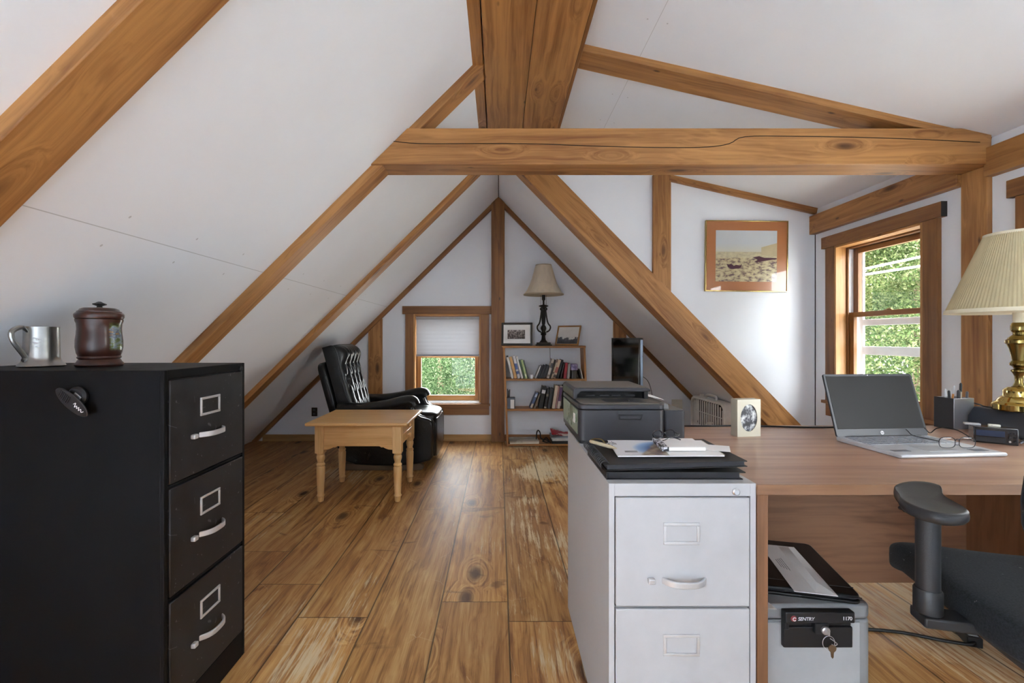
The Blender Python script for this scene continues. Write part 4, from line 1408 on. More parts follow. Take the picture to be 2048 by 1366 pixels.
MB().prism([(-.052, .106), (.046 - .05 + .04, .106), (.030, .088), (.026, .086), (-.048, .086), (-.052, .09)], 'xz', -.0012, .001).build('tray_latch', BLACK_PLASTIC, pt, bevel=.001)
MB().prism([(-.046, .101), (.030, .101), (.024, .0905), (-.045, .0905)], 'xz', -.002, .0).build('latch_plate', PRB, pt, bevel=.001)
ext = MB().prism(rrect(.1165, .191, .012, .39, .012), 'xy', 0, .118).build('ink_tank', PRB, pt, bevel=.003)
MB().prism([(.118, .118), (.188, .118), (.186, .1195), (.12, .1195)], 'xz', .02, .38).build('tank_cover', PRT, pt)
MB().prism([(.118, .119), (.140, .119), (.137, .138), (.124, .142), (.119, .138)], 'xz', .03, .07).build('tank_lever', plain('mid_grey_lever', '#7d7f80', .4), pt, bevel=.003)
MB().bx(.10, .165, .22, .37, .1445, .1455).build('paper_sheet', PAPER, pt, rot=(0, R(12), 0), loc=(0, 0, .02))

# ---------------------------------------------------------------- black binders in front of the printer
CLOTH = plain('black_binder_vinyl', '#17181b', .55, var=.15, bump=.2)
bd = thing('binder', 'lower black binder lying on the white cabinet', 'binder', (.47, 1.31, .7435))
MB().bx(-.183, .180, -.128, .125, 0, .0025).bx(-.183, .187, -.128, .125, .0175, .0205).bx(-.183, -.180, -.128, .125, .0025, .0175).build('cover', CLOTH, bd, bevel=.001)
MB().bx(-.178, .172, -.124, .12, .003, .017).build('pages', plain('dark_page_block', '#26262a', .8), bd)
bd2 = thing('binder', 'upper black binder with a comb-bound spine, under the magazine', 'binder', (.47, 1.31, .7643))
tl_ = Matrix.Rotation(R(-1.6), 4, 'Y') @ Matrix.Translation((0, 0, .0078))
MB().bx(-.185, .192, -.128, .126, .0, .0025, tl_).bx(-.185, .192, -.128, .126, .0135, .0165, tl_).build('cover', CLOTH, bd2, bevel=.001)
MB().bx(-.18, .185, -.125, .122, .003, .0132, tl_).build('pages', plain('charcoal_page_block', '#2a2b30', .8), bd2)
rings = MB()
for k in range(17):
    y = -.115 + k * .0145
    rings.tube([(-.184 + .0125 * math.cos(t), y, .0135 + .0125 * math.sin(t)) for t in np.linspace(0, 2 * math.pi, 13)[:-1]], .0016, 6, closed=True)
rings.build('comb_binding', BLACK_PLASTIC, bd2)
BT = .7643 + .0078 + .0168

IVP = plain('ivory_pen_barrel', '#cdbf9f', .3)
pn = thing('pen', 'ivory pen with a metal clip lying beside the magazine', 'pen', (.311, 1.335, BT + .0115))
pn.rotation_euler = (0, R(-1.6), R(-62))
MB().tube([(-.055, 0, 0), (-.052, 0, 0), (.03, 0, 0), (.048, 0, 0), (.062, 0, 0)], [.004, .0055, .0055, .004, .001], 10).build('barrel', IVP, pn)
MB().tube(spline([(-.05, 0, .006), (-.03, .002, .012), (-.005, .002, .014), (.012, 0, .007)], 5), .0022, 6).build('clip', plain('dull_gold', '#8e7c55', .35, .8), pn)
MB().tube(spline([(.02, 0, .006), (.03, .004, .010), (.042, .002, .009), (.045, 0, .004)], 5), .0018, 6).build('tip_ring', CHROME, pn)


def mat_magazine():
    t = NT('magazine_cover_print')
    o = t.obj()
    x, y, z = t.sep(o)
    white = srgb('#e4e5ea')
    n = t.noise(o, 26, 4)
    # a blue swoosh, then brown and green photographs to the right
    r = t.math('SQRT', t.math('ADD', t.math('POWER', t.math('SUBTRACT', x, .03), 2.0), t.math('POWER', t.math('MULTIPLY', t.math('ADD', y, .02), 1.1), 2.0)))
    r = t.math('MULTIPLY_ADD', n, .012, r)
    blue = t.ramp(t.math('MULTIPLY', r, 6), [(.10, srgb('#b9c6da')), (.42, srgb('#3d6fae')), (.60, srgb('#8fb4dd')), (.70, srgb('#dfe5ee')), (.72, white)])
    base = t.mix(t.ramp(t.math('MULTIPLY', r, 6), [(.72, (1, 1, 1)), (.76, (0, 0, 0))]), white, blue)
    ph = t.ramp(n, [(.3, srgb('#2b2420')), (.45, srgb('#8c6a3c')), (.55, srgb('#b9b08c')), (.68, srgb('#5f7040'))])
    right = t.ramp(t.math('ADD', t.math('ADD', x, t.math('MULTIPLY', y, -.5)), t.math('MULTIPLY_ADD', n, .03, .035)), [(.018, (0, 0, 0)), (.026, (1, 1, 1))])
    base = t.mix(t.math('MULTIPLY', right, .85), base, ph)
    t.set(color=base, rough=.3)
    return t.m


mg = thing('magazine', 'glossy white magazine with a blue swoosh on the upper binder', 'magazine', (.475, 1.315, BT + .0035))
mg.rotation_euler = (0, R(-1.6), R(-5))
MB().bx(-.135, .150, -.088, .088, 0, .004).build('pages', PAPER, mg)
MB().grid(14, 8, lambda u, v: (-.137 + .29 * u, -.09 + .18 * v, .0045 + .0016 * math.sin(5 * u + 1))).build('cover', mat_magazine(), mg)
ln = MB()
for k in range(3):
    ln.bx(-.128 + k * .004, -.126 + k * .004, .03, .07 - .01 * k, .0066, .0068)
for k in range(3):
    ln.bx(-.11, -.075, -.05 - k * .006, -.048 - k * .006, .0066, .0068)
ln.build('cover_lines', INK, mg)
np2 = thing('note_pad', 'small white note pad lying on the magazine', 'note pad', (.535, 1.318, BT + .0118))
np2.rotation_euler = (0, R(-1.6), R(-6))
MB().bx(-.062, .055, -.06, .055, 0, .010).build('sheets', PAPER, np2, bevel=.001)
MB().bx(-.064, -.045, -.0605, .0555, -.0003, .0106).build('patterned_binding', two_tone('black_white_pattern', '#17161c', '#d6d6dc', 90, .47, .53), np2)
o = MB().prism([(-.05, -.035), (.05, -.04), (.05, .03), (-.05, .035)], 'xy', 0, .0012).build('folded_note', PAPER, loc=(.617, 1.295, BT + .0125), rot=(0, R(-1.6), R(-25)))
tag(o, 'folded white note sticking out right of the note pad', 'paper')
ey = thing('eyeglasses', 'folded dark eyeglasses lying on the note pad', 'glasses', (.507, 1.36, BT + .0228), R(12))
EYD = plain('tortoise_frame', '#1c1b26', .2, coat=.4)
for sx in (-1, 1):
    MB().tube([(sx * .021 + .016 * math.cos(t), .004, .014 + .012 * math.sin(t)) for t in np.linspace(0, 2 * math.pi, 17)[:-1]], .0018, 6, closed=True).build('rim', EYD, ey)
    MB().tube(spline([(sx * .037, .004, .018), (sx * .038, -.02, .015), (-sx * .01, -.034 - .004 * sx, .010), (-sx * .03, -.038, .004)], 5), .0016, 6).build('temple', EYD, ey)
MB().tube([(-.005, .004, .017), (0, .003, .02), (.005, .004, .017)], .0016, 6).build('bridge', EYD, ey)

# ---------------------------------------------------------------- oval photo in a box frame
SILV = plain('champagne_frame', '#bdb8a6', .4, .3)
of = thing('framed_photo', 'small champagne box frame with an oval black and white portrait on the desk', 'picture frame', (.963, 1.715, DT), R(8))
w_, h_ = .098, .143
n = 40
ov = [(.0355 * math.cos(a), h_ / 2 + .052 * math.sin(a)) for a in np.linspace(0, 2 * math.pi, n + 1)[:-1]]


def to_rect(x, z):
    a = math.atan2((z - h_ / 2) / (h_ / 2), x / (w_ / 2))
    c, s = math.cos(a), math.sin(a)
    k = 1 / max(abs(c), abs(s))
    return (w_ / 2 * c * k, h_ / 2 + h_ / 2 * s * k)


m = MB()
re_ = [to_rect(x, z) for x, z in ov]
v = [(x, -.004, z) for x, z in ov] + [(x, -.004, z) for x, z in re_] + [(x, .002, z) for x, z in ov] + [(x, .002, z) for x, z in re_]
f = []
for k in range(n):
    j = (k + 1) % n
    f += [(k, j, n + j, n + k), (2 * n + k, 3 * n + k, 3 * n + j, 2 * n + j), (k, 2 * n + k, 2 * n + j, j), (n + k, n + j, 3 * n + j, 3 * n + k)]
m.add(v, f)
m.build('front_mount', SILV, of)
MB().bx(-w_ / 2, w_ / 2, .002, .034, 0, h_).build('box_frame', SILV, of, bevel=.001)
MB().prism(ov, 'xz', .0005, .0018).build('photograph', mat_photo('oval_portrait', [(.36, '#1b1c22'), (.47, '#33343c'), (.53, '#8a8d92'), (.62, '#d5d8d6')], 30, 3), of)

# desk cable along the back edge
o = MB().tube(spline([(.69, 1.905, DT + .0035), (.9, 1.90, DT + .0035), (1.05, 1.91, DT + .0035), (1.15, 1.895, DT + .0035), (1.3, 1.875, DT + .0035), (1.5, 1.88, DT + .0035), (1.68, 1.9, DT + .0035)], 6), .0035, 8).build('power_cable', BL)
tag(o, 'thin black power cord along the back edge of the desk', 'cord')

# ---------------------------------------------------------------- laptop
LSIL = plain('silver_laptop_shell', '#c4c6ca', .35, .25, var=.03)
LBZ = plain('navy_black_bezel', '#1e222b', .4)
LSC = plain('switched_off_screen', '#2f2f2f', .45, var=.02, spec=.12)
lp = thing('laptop', 'open silver laptop with a dark blank screen on the desk', 'laptop', (1.428, 1.648, DT), R(4))
MB().prism([(-.24, .002), (-.236, .0), (.004, .0), (.008, .006), (.008, .0155), (-.238, .0125), (-.242, .008)], 'yz', -.181, .181).build('base', LSIL, lp, bevel=.002)
tm = Matrix.Rotation(math.atan2(.003, .246), 4, 'X')
kz = lambda y: .0156 + (y - .008) * .0122
ks = MB()
for r_, yy in enumerate((-.012, -.030, -.049, -.068, -.087, -.106)):
    nk = 14
    for k in range(nk):
        x = -.152 + .304 * k / (nk - 1)
        if r_ == 5 and 4 <= k <= 8:
            if k == 6:
                ks.box((x, yy, kz(yy) + .0008), (.105, .0145, .0016))
            continue
        ks.box((x, yy, kz(yy) + .0008), (.0195, .0145 if r_ else .009, .0016))
ks.build('keyboard', plain('light_grey_keys', '#8f9299', .45), lp)
MB().box((0, -.175, kz(-.175) + .0003), (.105, .07, .0008), None).build('touchpad', plain('touchpad_grey', '#aeb0b4', .3), lp)
st_ = MB().bx(-.165, -.11, -.205, -.185, kz(-.19) + .0001, kz(-.19) + .0008).bx(.10, .15, -.215, -.19, kz(-.2) + .0001, kz(-.2) + .0008)
st_.build('palm_rest_stickers', plain('grey_sticker', '#6d7078', .4), lp)
MB().bx(-.150, .150, .0, .010, .0135, .0175).build('hinge', LBZ, lp, bevel=.002)
lid_ = MB().prism(rrect(-.181, .181, 0, .236, .008), 'xz', -.0005, .0065).build('lid', LBZ, lp, bevel=.0015, loc=(0, .004, .014), rot=(R(-16.5), 0, 0))
MB().bx(-.172, .172, -.0012, -.0004, .028, .2275).build('screen', LSC, lid_)
MB().lathe([(0, 0), (.0022, 0), (0, .0006)], n=12, M=Matrix.Translation((.0, -.0005, .2315)) @ Matrix.Rotation(R(90), 4, 'X')).build('webcam', CHROME, lid_)
lg = MB().lathe([(0, 0), (.0068, 0), (.0068, .0006), (0, .0006)], n=24, M=Matrix.Translation((.0, -.0004, .0135)) @ Matrix.Rotation(R(90), 4, 'X')).build('logo_badge', WHITE_INK, lid_)
text_part('logo_letters', 'hp', .0105, LBZ, lg, (-.0056, -.0012, .0107), (R(90), 0, 0), shear=.25, depth=.0001)

# eyeglasses in front of the laptop
WIRE = plain('dark_steel_wire', '#3b3d44', .3, .8)
gz = DT + .0155
gl_ = thing('eyeglasses', 'wire-rimmed eyeglasses with unfolded temples resting on the laptop', 'glasses', (1.507, 1.462, gz + .0))


def lens(cx):
    return [(cx + .0265 * math.copysign(abs(math.cos(t)) ** .62, math.cos(t)), 0, .020 + .0175 * math.copysign(abs(math.sin(t)) ** .7, math.sin(t))) for t in np.linspace(0, 2 * math.pi, 29)[:-1]]


for cx in (-.033, .033):
    pts = lens(cx)
    MB().tube(pts, .0011, 6, closed=True).build('rim', WIRE, gl_)
    MB().add(pts + [(cx, -.002, .02)], [(k, (k + 1) % 28, 28) for k in range(28)], smooth=True).build('lens', GLASS, gl_)
MB().tube(spline([(-.0075, 0, .026), (-.003, -.001, .031), (.003, -.001, .031), (.0075, 0, .026)], 4), .0011, 6).build('bridge', WIRE, gl_)
MB().tube(spline([(-.0075, 0, .014), (.0, -.002, .013), (.0075, 0, .014)], 4), .0009, 6).build('nose_bar', WIRE, gl_)
MB().tube(spline([(-.06, 0, .024), (-.058, .01, .024), (-.045, .07, .020), (-.035, .12, .018), (-.034, .138, .028), (-.036, .145, .034)], 5), .0014, 6).build('temple', BL, gl_)
MB().tube(spline([(.06, 0, .026), (.063, .01, .028), (.070, .06, .045), (.066, .10, .050), (.060, .13, .040), (.056, .15, .020), (.05, .165, .036)], 5), .0016, 6).build('temple', BL, gl_)

# ---------------------------------------------------------------- pen cup
CUPD = plain('dark_anodised_aluminium', '#2b2c30', .45)
CUPS = plain('silver_anodised_aluminium', '#9a9ba1', .35, .6)
pc = thing('pen_cup', 'square metal pen cup full of pens behind the laptop', 'pen cup', (1.928, 1.885, DT), R(10))
ow, od, oh, tk = .104, .074, .128, .003
MB().bx(-ow / 2, ow / 2, -od / 2, -od / 2 + tk, 0, oh).bx(-ow / 2, ow / 2, od / 2 - tk, od / 2, 0, oh).bx(-ow / 2 + tk, ow / 2, -od / 2 + tk, od / 2 - tk, 0, .003).bx(ow / 2 - tk, ow / 2, -od / 2 + tk, od / 2 - tk, .003, oh).build('cup', CUPS, pc, bevel=.0012)
MB().bx(-ow / 2 - .001, -ow / 2 + tk, -od / 2 + .001, od / 2 - .001, 0, oh + .001).build('dark_side', CUPD, pc, bevel=.0012)
pens = [('orange pencil leaning in the pen cup', -.010, .0, .01, .16, '#c98a4a', .0035), ('tall white pen with a dark cap in the pen cup', .022, -.008, .003, .172, '#d8c9ae', .0048),
        ('black pen at the left of the pen cup', -.035, -.012, -.006, .142, '#25262b', .0045), ('silver pen beside the pencil in the pen cup', -.022, .012, -.004, .146, '#b9bcc2', .0042),
        ('dark grey marker in the middle of the pen cup', .0, -.016, .002, .143, '#44464d', .006), ('blue-black pen at the right of the pen cup', .034, .006, .006, .139, '#30364a', .0045),
        ('white-capped pen at the back of the pen cup', .012, .02, -.004, .144, '#d9dade', .0045), ('short grey pen by the right wall of the pen cup', .043, -.016, .003, .137, '#6d7078', .0045)]
for lab, x, y, lx, h, col, r_ in pens:
    p = thing('pen', lab, 'pen', (pc.location.x + x * math.cos(R(10)) - y * math.sin(R(10)), pc.location.y + x * math.sin(R(10)) + y * math.cos(R(10)), DT + .0035), 0, group='pens in the square cup')
    pm = plain('pen_' + col[1:], col, .4)
    h += .014
    MB().tube([(-lx, 0, 0), (lx * .6, 0, h * .8)], r_, 8).build('barrel', pm, p)
    MB().tube([(lx * .6, 0, h * .8), (lx, 0, h * .97), (lx * 1.02, 0, h)], [r_, r_ * .95, r_ * .45], 8).build('cap', plain('cap_' + col[1:], '#24262c' if 'white pen' in lab else '#d8dade' if 'pencil' in lab else col, .35), p)

# ---------------------------------------------------------------- brass lamp on the dark box
DKBOX = plain('dark_slate_box', '#2a2e36', .4)
bxo = thing('equipment_box', 'dark plastic box under the brass lamp', 'box', (2.075, 1.75, DT))
MB().prism([(-.125, 0), (.16, 0), (.16, .096), (-.10, .096), (-.125, .06)], 'xz', -.112, .10).build('box_body', DKBOX, bxo, bevel=.004)
MB().bx(-.09, .15, -.1135, -.1115, .012, .080).build('front_panel', BLACK_PLASTIC, bxo, bevel=.001)
MB().bx(-.05, -.01, -.1142, -.1132, .072, .075).bx(0, .03, -.1142, -.1132, .072, .075).build('panel_lettering', INK, bxo)
BRASS = plain('polished_brass', '#c9b06a', .12, 1.0, var=.05)
ABRASS = plain('antique_brass', '#93804d', .2, 1.0, var=.12)
lm = thing('table_lamp', 'large polished brass lamp with a pleated cream shade at the right edge', 'lamp', (2.03, 1.735, DT + .0965))
b0 = .8373
z_ = lambda z: z - b0
MB().lathe([(0, z_(.8375)), (.073, z_(.8375)), (.075, z_(.841)), (.075, z_(.860)), (.071, z_(.866)), (.062, z_(.872)), (.056, z_(.882)), (.050, z_(.889)), (.0455, z_(.891)), (.044, z_(.895)), (.044, z_(.914)), (.041, z_(.919)), (.03, z_(.928)), (0, z_(.93))], n=16).build('base', BRASS, lm, ang=25)
MB().lathe([(0, z_(.925)), (.026, z_(.925)), (.017, z_(.934)), (.012, z_(.948)), (.0125, z_(.97)), (.018, z_(.984)), (.0225, z_(.990)), (.0225, z_(.994)), (.014, z_(1.0)), (.018, z_(1.008)), (.026, z_(1.014)), (.0268, z_(1.02)), (.022, z_(1.028)), (.019, z_(1.032)),
            (.022, z_(1.05)), (.028, z_(1.08)), (.0335, z_(1.096)), (.0385, z_(1.100)), (.0385, z_(1.111)), (.033, z_(1.114)), (.029, z_(1.122)), (.017, z_(1.133)), (.018, z_(1.142)), (.0235, z_(1.15)), (.0235, z_(1.17)), (.019, z_(1.18)), (0, z_(1.181))], n=16).build('column', ABRASS, lm, ang=25)
MB().lathe([(0, z_(1.18)), (.0172, z_(1.18)), (.0172, z_(1.30)), (0, z_(1.30))], n=20).build('candle_sleeve', plain('cream_sleeve', '#e0d8bd', .5), lm)
SHADE2 = mat_lampshade('cream_pleated_silk', '#e0d3ac', .3)
prof = [(.207, z_(1.225)), (.096, z_(1.527))]
NP = 108


def pleated(u, v, inner=0.0):
    a = 2 * math.pi * u
    r = .207 + (.096 - .207) * v + .0009 * math.cos(NP * a) - inner
    return (r * math.cos(a), r * math.sin(a), z_(1.225) + .302 * v)


shm = MB().grid(NP * 5, 4, lambda u, v: pleated(u, v)).grid(NP * 5, 4, lambda u, v: pleated(u, v, .003))
sh2 = shm.build('shade', SHADE2, lm, ang=80)
CT = plain('cream_trim_tape', '#e2d9bd', .7)
MB().lathe([(.203, z_(1.219)), (.2105, z_(1.219)), (.208, z_(1.234)), (.203, z_(1.234))], n=64).lathe([(.092, z_(1.520)), (.0985, z_(1.520)), (.0975, z_(1.531)), (.092, z_(1.531))], n=64).build('trim_tape', CT, sh2)
MB().tube([(0, 0, z_(1.30)), (0, 0, z_(1.535))], .004, 8).tube([(-.094, 0, z_(1.525)), (.094, 0, z_(1.525))], .0018, 6).tube([(0, -.094, z_(1.525)), (0, .094, z_(1.525))], .0018, 6).build('shade_support', BRASS, lm)
MB().tube(spline([(-.06, .03, .006), (-.062, .07, .006), (-.040, .11, .008), (-.03, .16, .004), (-.03, .188, -.06)], 6), .0028, 6).build('cord', BL, lm)

# small black device with a display
dv = thing('small_device', 'small black electronic device with a display window beside the laptop', 'device', (1.79, 1.608, DT), math.atan2(-.06, .09))
MB().bx(-.056, .056, -.02, .04, 0, .058).build('case', plain('gloss_black_case', '#15171b', .22, coat=.4), dv, bevel=.003)
MB().bx(-.05, .022, -.0212, -.0198, .026, .047).build('display', plain('blue_grey_display', '#2b3850', .12), dv)
MB().bx(-.05, .022, -.0212, -.0198, .006, .022).build('lower_panel', BLACK_PLASTIC, dv)
for k in range(6):
    MB().lathe([(0, 0), (.0035, 0), (.003, .003), (0, .003)], n=12, M=Matrix.Translation((.034 + .012 * (k % 2), -.02, .012 + .015 * (k // 2))) @ Matrix.Rotation(R(90), 4, 'X')).build('button', CHROME if k == 0 else BLACK_PLASTIC, dv)
us = thing('usb_stick', 'white memory stick lying on the small black device', 'memory stick', (1.80, 1.612, DT + .0585), math.atan2(-.06, .09))
MB().bx(-.018, .012, -.006, .006, 0, .0075).build('stick_body', IVORY, us, bevel=.001)
MB().lathe([(0, 0), (.003, 0), (.003, .0006), (0, .0006)], (-.011, -.0062, .004), 10, Matrix.Identity(4)).build('dark_dot', BLACK_PLASTIC, us)
o = MB().bx(-.022, .020, -.01, .012, 0, .006).build('silver_tin', CHROME, bevel=.001, loc=(1.757, 1.65, DT + .0585), rot=(0, 0, math.atan2(-.06, .09)))
tag(o, 'flat silver piece lying on the small black device', 'tin')
o = MB().tube(spline([(1.86, 1.585, DT + .004), (1.88, 1.575, DT + .03), (1.885, 1.58, DT + .045), (1.895, 1.59, DT + .02), (1.875, 1.60, DT + .004), (1.865, 1.575, DT + .018), (1.90, 1.575, DT + .006)], 7), .003, 8).build('charger_cord', plain('grey_cord', '#6f757d', .35))
tag(o, 'looped grey cord right of the small black device', 'cord')

# ---------------------------------------------------------------- framed desert picture on the cheek wall


def mat_mat():
    t = NT('rust_mat_board')
    t.set(color=srgb('#ad7148'), rough=.35, coat=.6, coat_rough=.02)
    return t.m


def mat_desert():
    t = NT('faded_desert_photograph')
    o = t.obj()
    x, y, z = t.sep(o)
    n = t.noise(t.mapping(o, (10, 1, 22)), 2.2, 5, .65)
    sky = t.ramp(t.math('MULTIPLY_ADD', z, 3.5, .5), [(.55, srgb('#c9c6b4')), (.85, srgb('#bfc4c8'))])
    sand = t.ramp(n, [(.36, srgb('#5b4450')), (.44, srgb('#8f7d6c')), (.50, srgb('#b8aa86')), (.66, srgb('#cfc59d'))])
    far = t.ramp(n, [(.3, srgb('#a59a84')), (.6, srgb('#c8bf9c'))])
    hz = t.ramp(z, [(0.0, (0, 0, 0)), (.002, (1, 1, 1))])
    low = t.ramp(t.math('MULTIPLY_ADD', n, .03, z), [(0.0, (0, 0, 0)), (.012, (1, 1, 1))])
    base = t.mix(t.ramp(t.math('ADD', z, .065), [(.045, (0, 0, 0)), (.055, (1, 1, 1))]), sand, far)
    base = t.mix(t.ramp(t.math('ADD', z, .0), [(.030, (0, 0, 0)), (.036, (1, 1, 1))]), base, sky)
    t.set(color=base, rough=.35, coat=.6, coat_rough=.02)
    return t.m


pf = thing('wall_picture', 'gold framed desert photograph with a rust mat on the dormer end wall', 'picture', (1.963, YC - .001, 1.768))
pf.rotation_euler = (0, R(.6), 0)
pw, ph_ = .652, .562
GOLD = plain('thin_gold_frame', '#c0a768', .25, .9)
b = .008
MB().bx(-pw / 2, pw / 2, -.024, 0, -ph_ / 2, -ph_ / 2 + b).bx(-pw / 2, pw / 2, -.024, 0, ph_ / 2 - b, ph_ / 2).bx(-pw / 2, -pw / 2 + b, -.024, 0, -ph_ / 2 + b, ph_ / 2 - b).bx(pw / 2 - b, pw / 2, -.024, 0, -ph_ / 2 + b, ph_ / 2 - b).build('frame', GOLD, pf, bevel=.002)
MB().bx(-pw / 2 + b, pw / 2 - b, -.018, -.004, -ph_ / 2 + b, ph_ / 2 - b).build('mat_board', mat_mat(), pf)
pp = MB().bx(-.242, .242, -.0012, 0, -.202, .202).build('photograph', mat_desert(), pf, loc=(-.003, -.0183, -.0))
PB = plain('faded_building', '#b9ac8b', .5)
PM = plain('maroon_wreck', '#4d2638', .5)
MB().prism([(.118, .01), (.242, .0), (.242, .105), (.118, .07)], 'xz', -.002, -.0012).build('warehouse', PB, pp)
MB().prism([(.05, -.01), (.10, .0), (.14, -.012), (.24, -.014), (.24, -.022), (.19, -.03), (.13, -.04), (.08, -.05), (.06, -.045), (.09, -.03)], 'xz', -.0026, -.0020).build('wrecked_vehicle', PM, pp)
MB().prism([(-.155, -.062), (-.14, -.07), (-.12, -.062), (-.10, -.078), (-.08, -.07), (-.05, -.075), (-.035, -.064), (-.04, -.09), (-.06, -.10), (-.12, -.102), (-.145, -.09)], 'xz', -.0026, -.0020).build('wrecked_vehicle', PM, pp)

# ---------------------------------------------------------------- under the desk: fire safe, folder, envelope
SAFE = plain('grey_safe_shell', '#8f9193', .5, var=.05)
SAFEL = plain('pale_grey_safe_face', '#a9abad', .5, var=.04)
sf = thing('fire_safe', 'grey fireproof chest with a black handle plate under the desk', 'safe', (.9, 1.29, 0))
s0, s1, sd, sh_ = -.195, .188, .36, .345
MB().prism(rrect(s0, s1, 0, sd, .03), 'xy', 0, .300).build('chest_body', SAFE, sf, bevel=.006)
MB().prism(rrect(s0, s1, 0, sd, .03), 'xy', .303, sh_).build('chest_lid', SAFE, sf, bevel=.010, seg=3)
MB().bx(s0 + .01, s1 - .042, -.0025, .02, .01, .297).build('front_face', SAFEL, sf, bevel=.001)
hp_ = MB()
hx0, hx1 = (1562 - 997) / 692 - .9, (1699 - 997) / 692 - .9
hz1, hz0 = CAM_Z - (1216 - 676) / 692, CAM_Z - (1290 - 676) / 692
W_, H_ = hx1 - hx0, hz1 - hz0
MB().bx(0, W_, -.014, 0, 0, H_ * .56).bx(0, W_, -.022, 0, H_ * .70, H_).bx(0, W_, -.008, 0, H_ * .55, H_ * .71).bx(0, W_ * .07, -.018, 0, H_ * .5, H_ * .75).build('handle_plate', BLACK_PLASTIC, sf, bevel=.003, loc=(hx0, -.0025, hz0))
MB().bx(W_ * .42, W_ * .62, -.024, 0, H_ * .42, H_ * .72).build('lock_housing', BLACK_PLASTIC, sf, bevel=.003, loc=(hx0, -.0025, hz0))
lk = MB().lathe([(0, 0), (.0115, 0), (.0115, .006), (.009, .008), (0, .008)], n=20, M=Matrix.Translation((hx0 + W_ * .555, -.0265, hz0 + H_ * .545)) @ Matrix.Rotation(R(90), 4, 'X')).build('key_lock', CHROME, sf)
tz = hz0 + H_ * .785
text_part('maker_lettering', 'SENTRY', .0138, WHITE_INK, sf, (hx0 + W_ * .175, -.0252, tz), shear=.2, space=.92)
text_part('model_number', '1170', .0145, WHITE_INK, sf, (hx0 + W_ * .815, -.0252, tz + .001), space=.95)
MB().lathe([(0, 0), (.0085, 0), (.0085, .0006), (0, .0006)], n=20, M=Matrix.Translation((hx0 + W_ * .115, -.0247, tz + .0055)) @ Matrix.Rotation(R(90), 4, 'X')).build('maker_emblem', plain('maroon_emblem', '#8d3a41', .5), sf)
em_ = MB().tube([(hx0 + W_ * .125 + .0045 * math.cos(t), -.0258, tz + .004 + .0045 * math.sin(t)) for t in np.linspace(.6, 5.6, 14)], .0011, 6)
em_.build('emblem_ring', WHITE_INK, sf)
kr = thing('key_ring', 'two small keys on a wire ring hanging from the safe lock', 'keys', (.9 + hx0 + W_ * .555, 1.255, hz0 + H_ * .54))
MB().box((0, -.003, 0), (.0025, .016, .012)).build('inserted_key', CHROME, kr, bevel=.0008)
MB().tube([(-.004 + .017 * math.cos(t), -.012, -.022 + .019 * math.sin(t)) for t in np.linspace(0, 2 * math.pi, 25)[:-1]], .0009, 6, closed=True).build('wire_ring', CHROME, kr)
BRK = plain('worn_bronze_key', '#8d7a63', .35, .8)
MB().prism([(.011 * math.cos(t) + .006, -.038 + .011 * math.sin(t)) for t in np.linspace(-1.2, 4.3, 18)] + [(.003, -.062), (.006, -.066), (.0095, -.062)], 'xz', -.013, -.011).build('hanging_key', BRK, kr)
MB().tube(spline([(.0, -.012, -.01), (.012, -.014, -.018), (.020, -.012, -.026), (.012, -.012, -.03), (.004, -.012, -.026)], 5), .0011, 6).build('split_ring', CHROME, kr)

rot_f = R(-13.5)
fo = thing('zip_folder', 'black zip folder lying on the fire safe', 'folder', (.953, 1.486, sh_ + .0005), rot_f)
NYL = plain('black_nylon', '#0d0e11', .4, var=.2)
MB().prism(rrect(-.145, .145, -.17, .17, .02), 'xy', 0, .011).build('lower_cover', NYL, fo, bevel=.005, seg=3)
MB().prism(rrect(-.138, .138, -.163, .163, .015), 'xy', .011, .015).build('sheet_stack', plain('dark_sheet_edges', '#202125', .8), fo)
MB().prism(rrect(-.142, .142, -.17, .17, .02), 'xy', .015, .027).build('upper_cover', NYL, fo, bevel=.005, seg=3)
MB().tube([(-.142, -.125, .0272), (0, -.127, .0272), (.141, -.125, .0272)], .0016, 6).tube([(-.142, -.170, .0205), (.142, -.170, .0205)], .0022, 6).build('zipper', BLACK_PLASTIC, fo)
en = thing('envelope', 'long white envelope with printed address lying on the zip folder', 'envelope', (.962, 1.448, sh_ + .0285), rot_f)
MB().bx(-.056, .056, -.155, .155, 0, .0015).build('body', PAPER, en)
MB().add([(.002, -.15, .0016), (.056, -.155, .0016), (.056, .155, .0016), (.002, .15, .0016), (.022, -.10, .010), (.026, .12, .013)], [(0, 1, 4), (1, 2, 5, 4), (2, 3, 5), (3, 0, 4, 5), (0, 3, 2, 1)]).build('flap', PAPER, en)
ln = MB()
for k in range(4):
    ln.bx(-.022 - k * .0062, -.0203 - k * .0062, -.028 + .006 * k, .055 - .004 * k, .0016, .00175)
ln.build('address_lines', INK, en)
o = MB().prism([(-.05, -.06), (.03, -.07), (.012, .05), (-.05, .05)], 'xy', 0, .001).build('loose_sheet', PAPER, loc=(.765, 1.34, sh_ + .0003))
tag(o, 'loose white sheet poking out under the zip folder', 'paper')

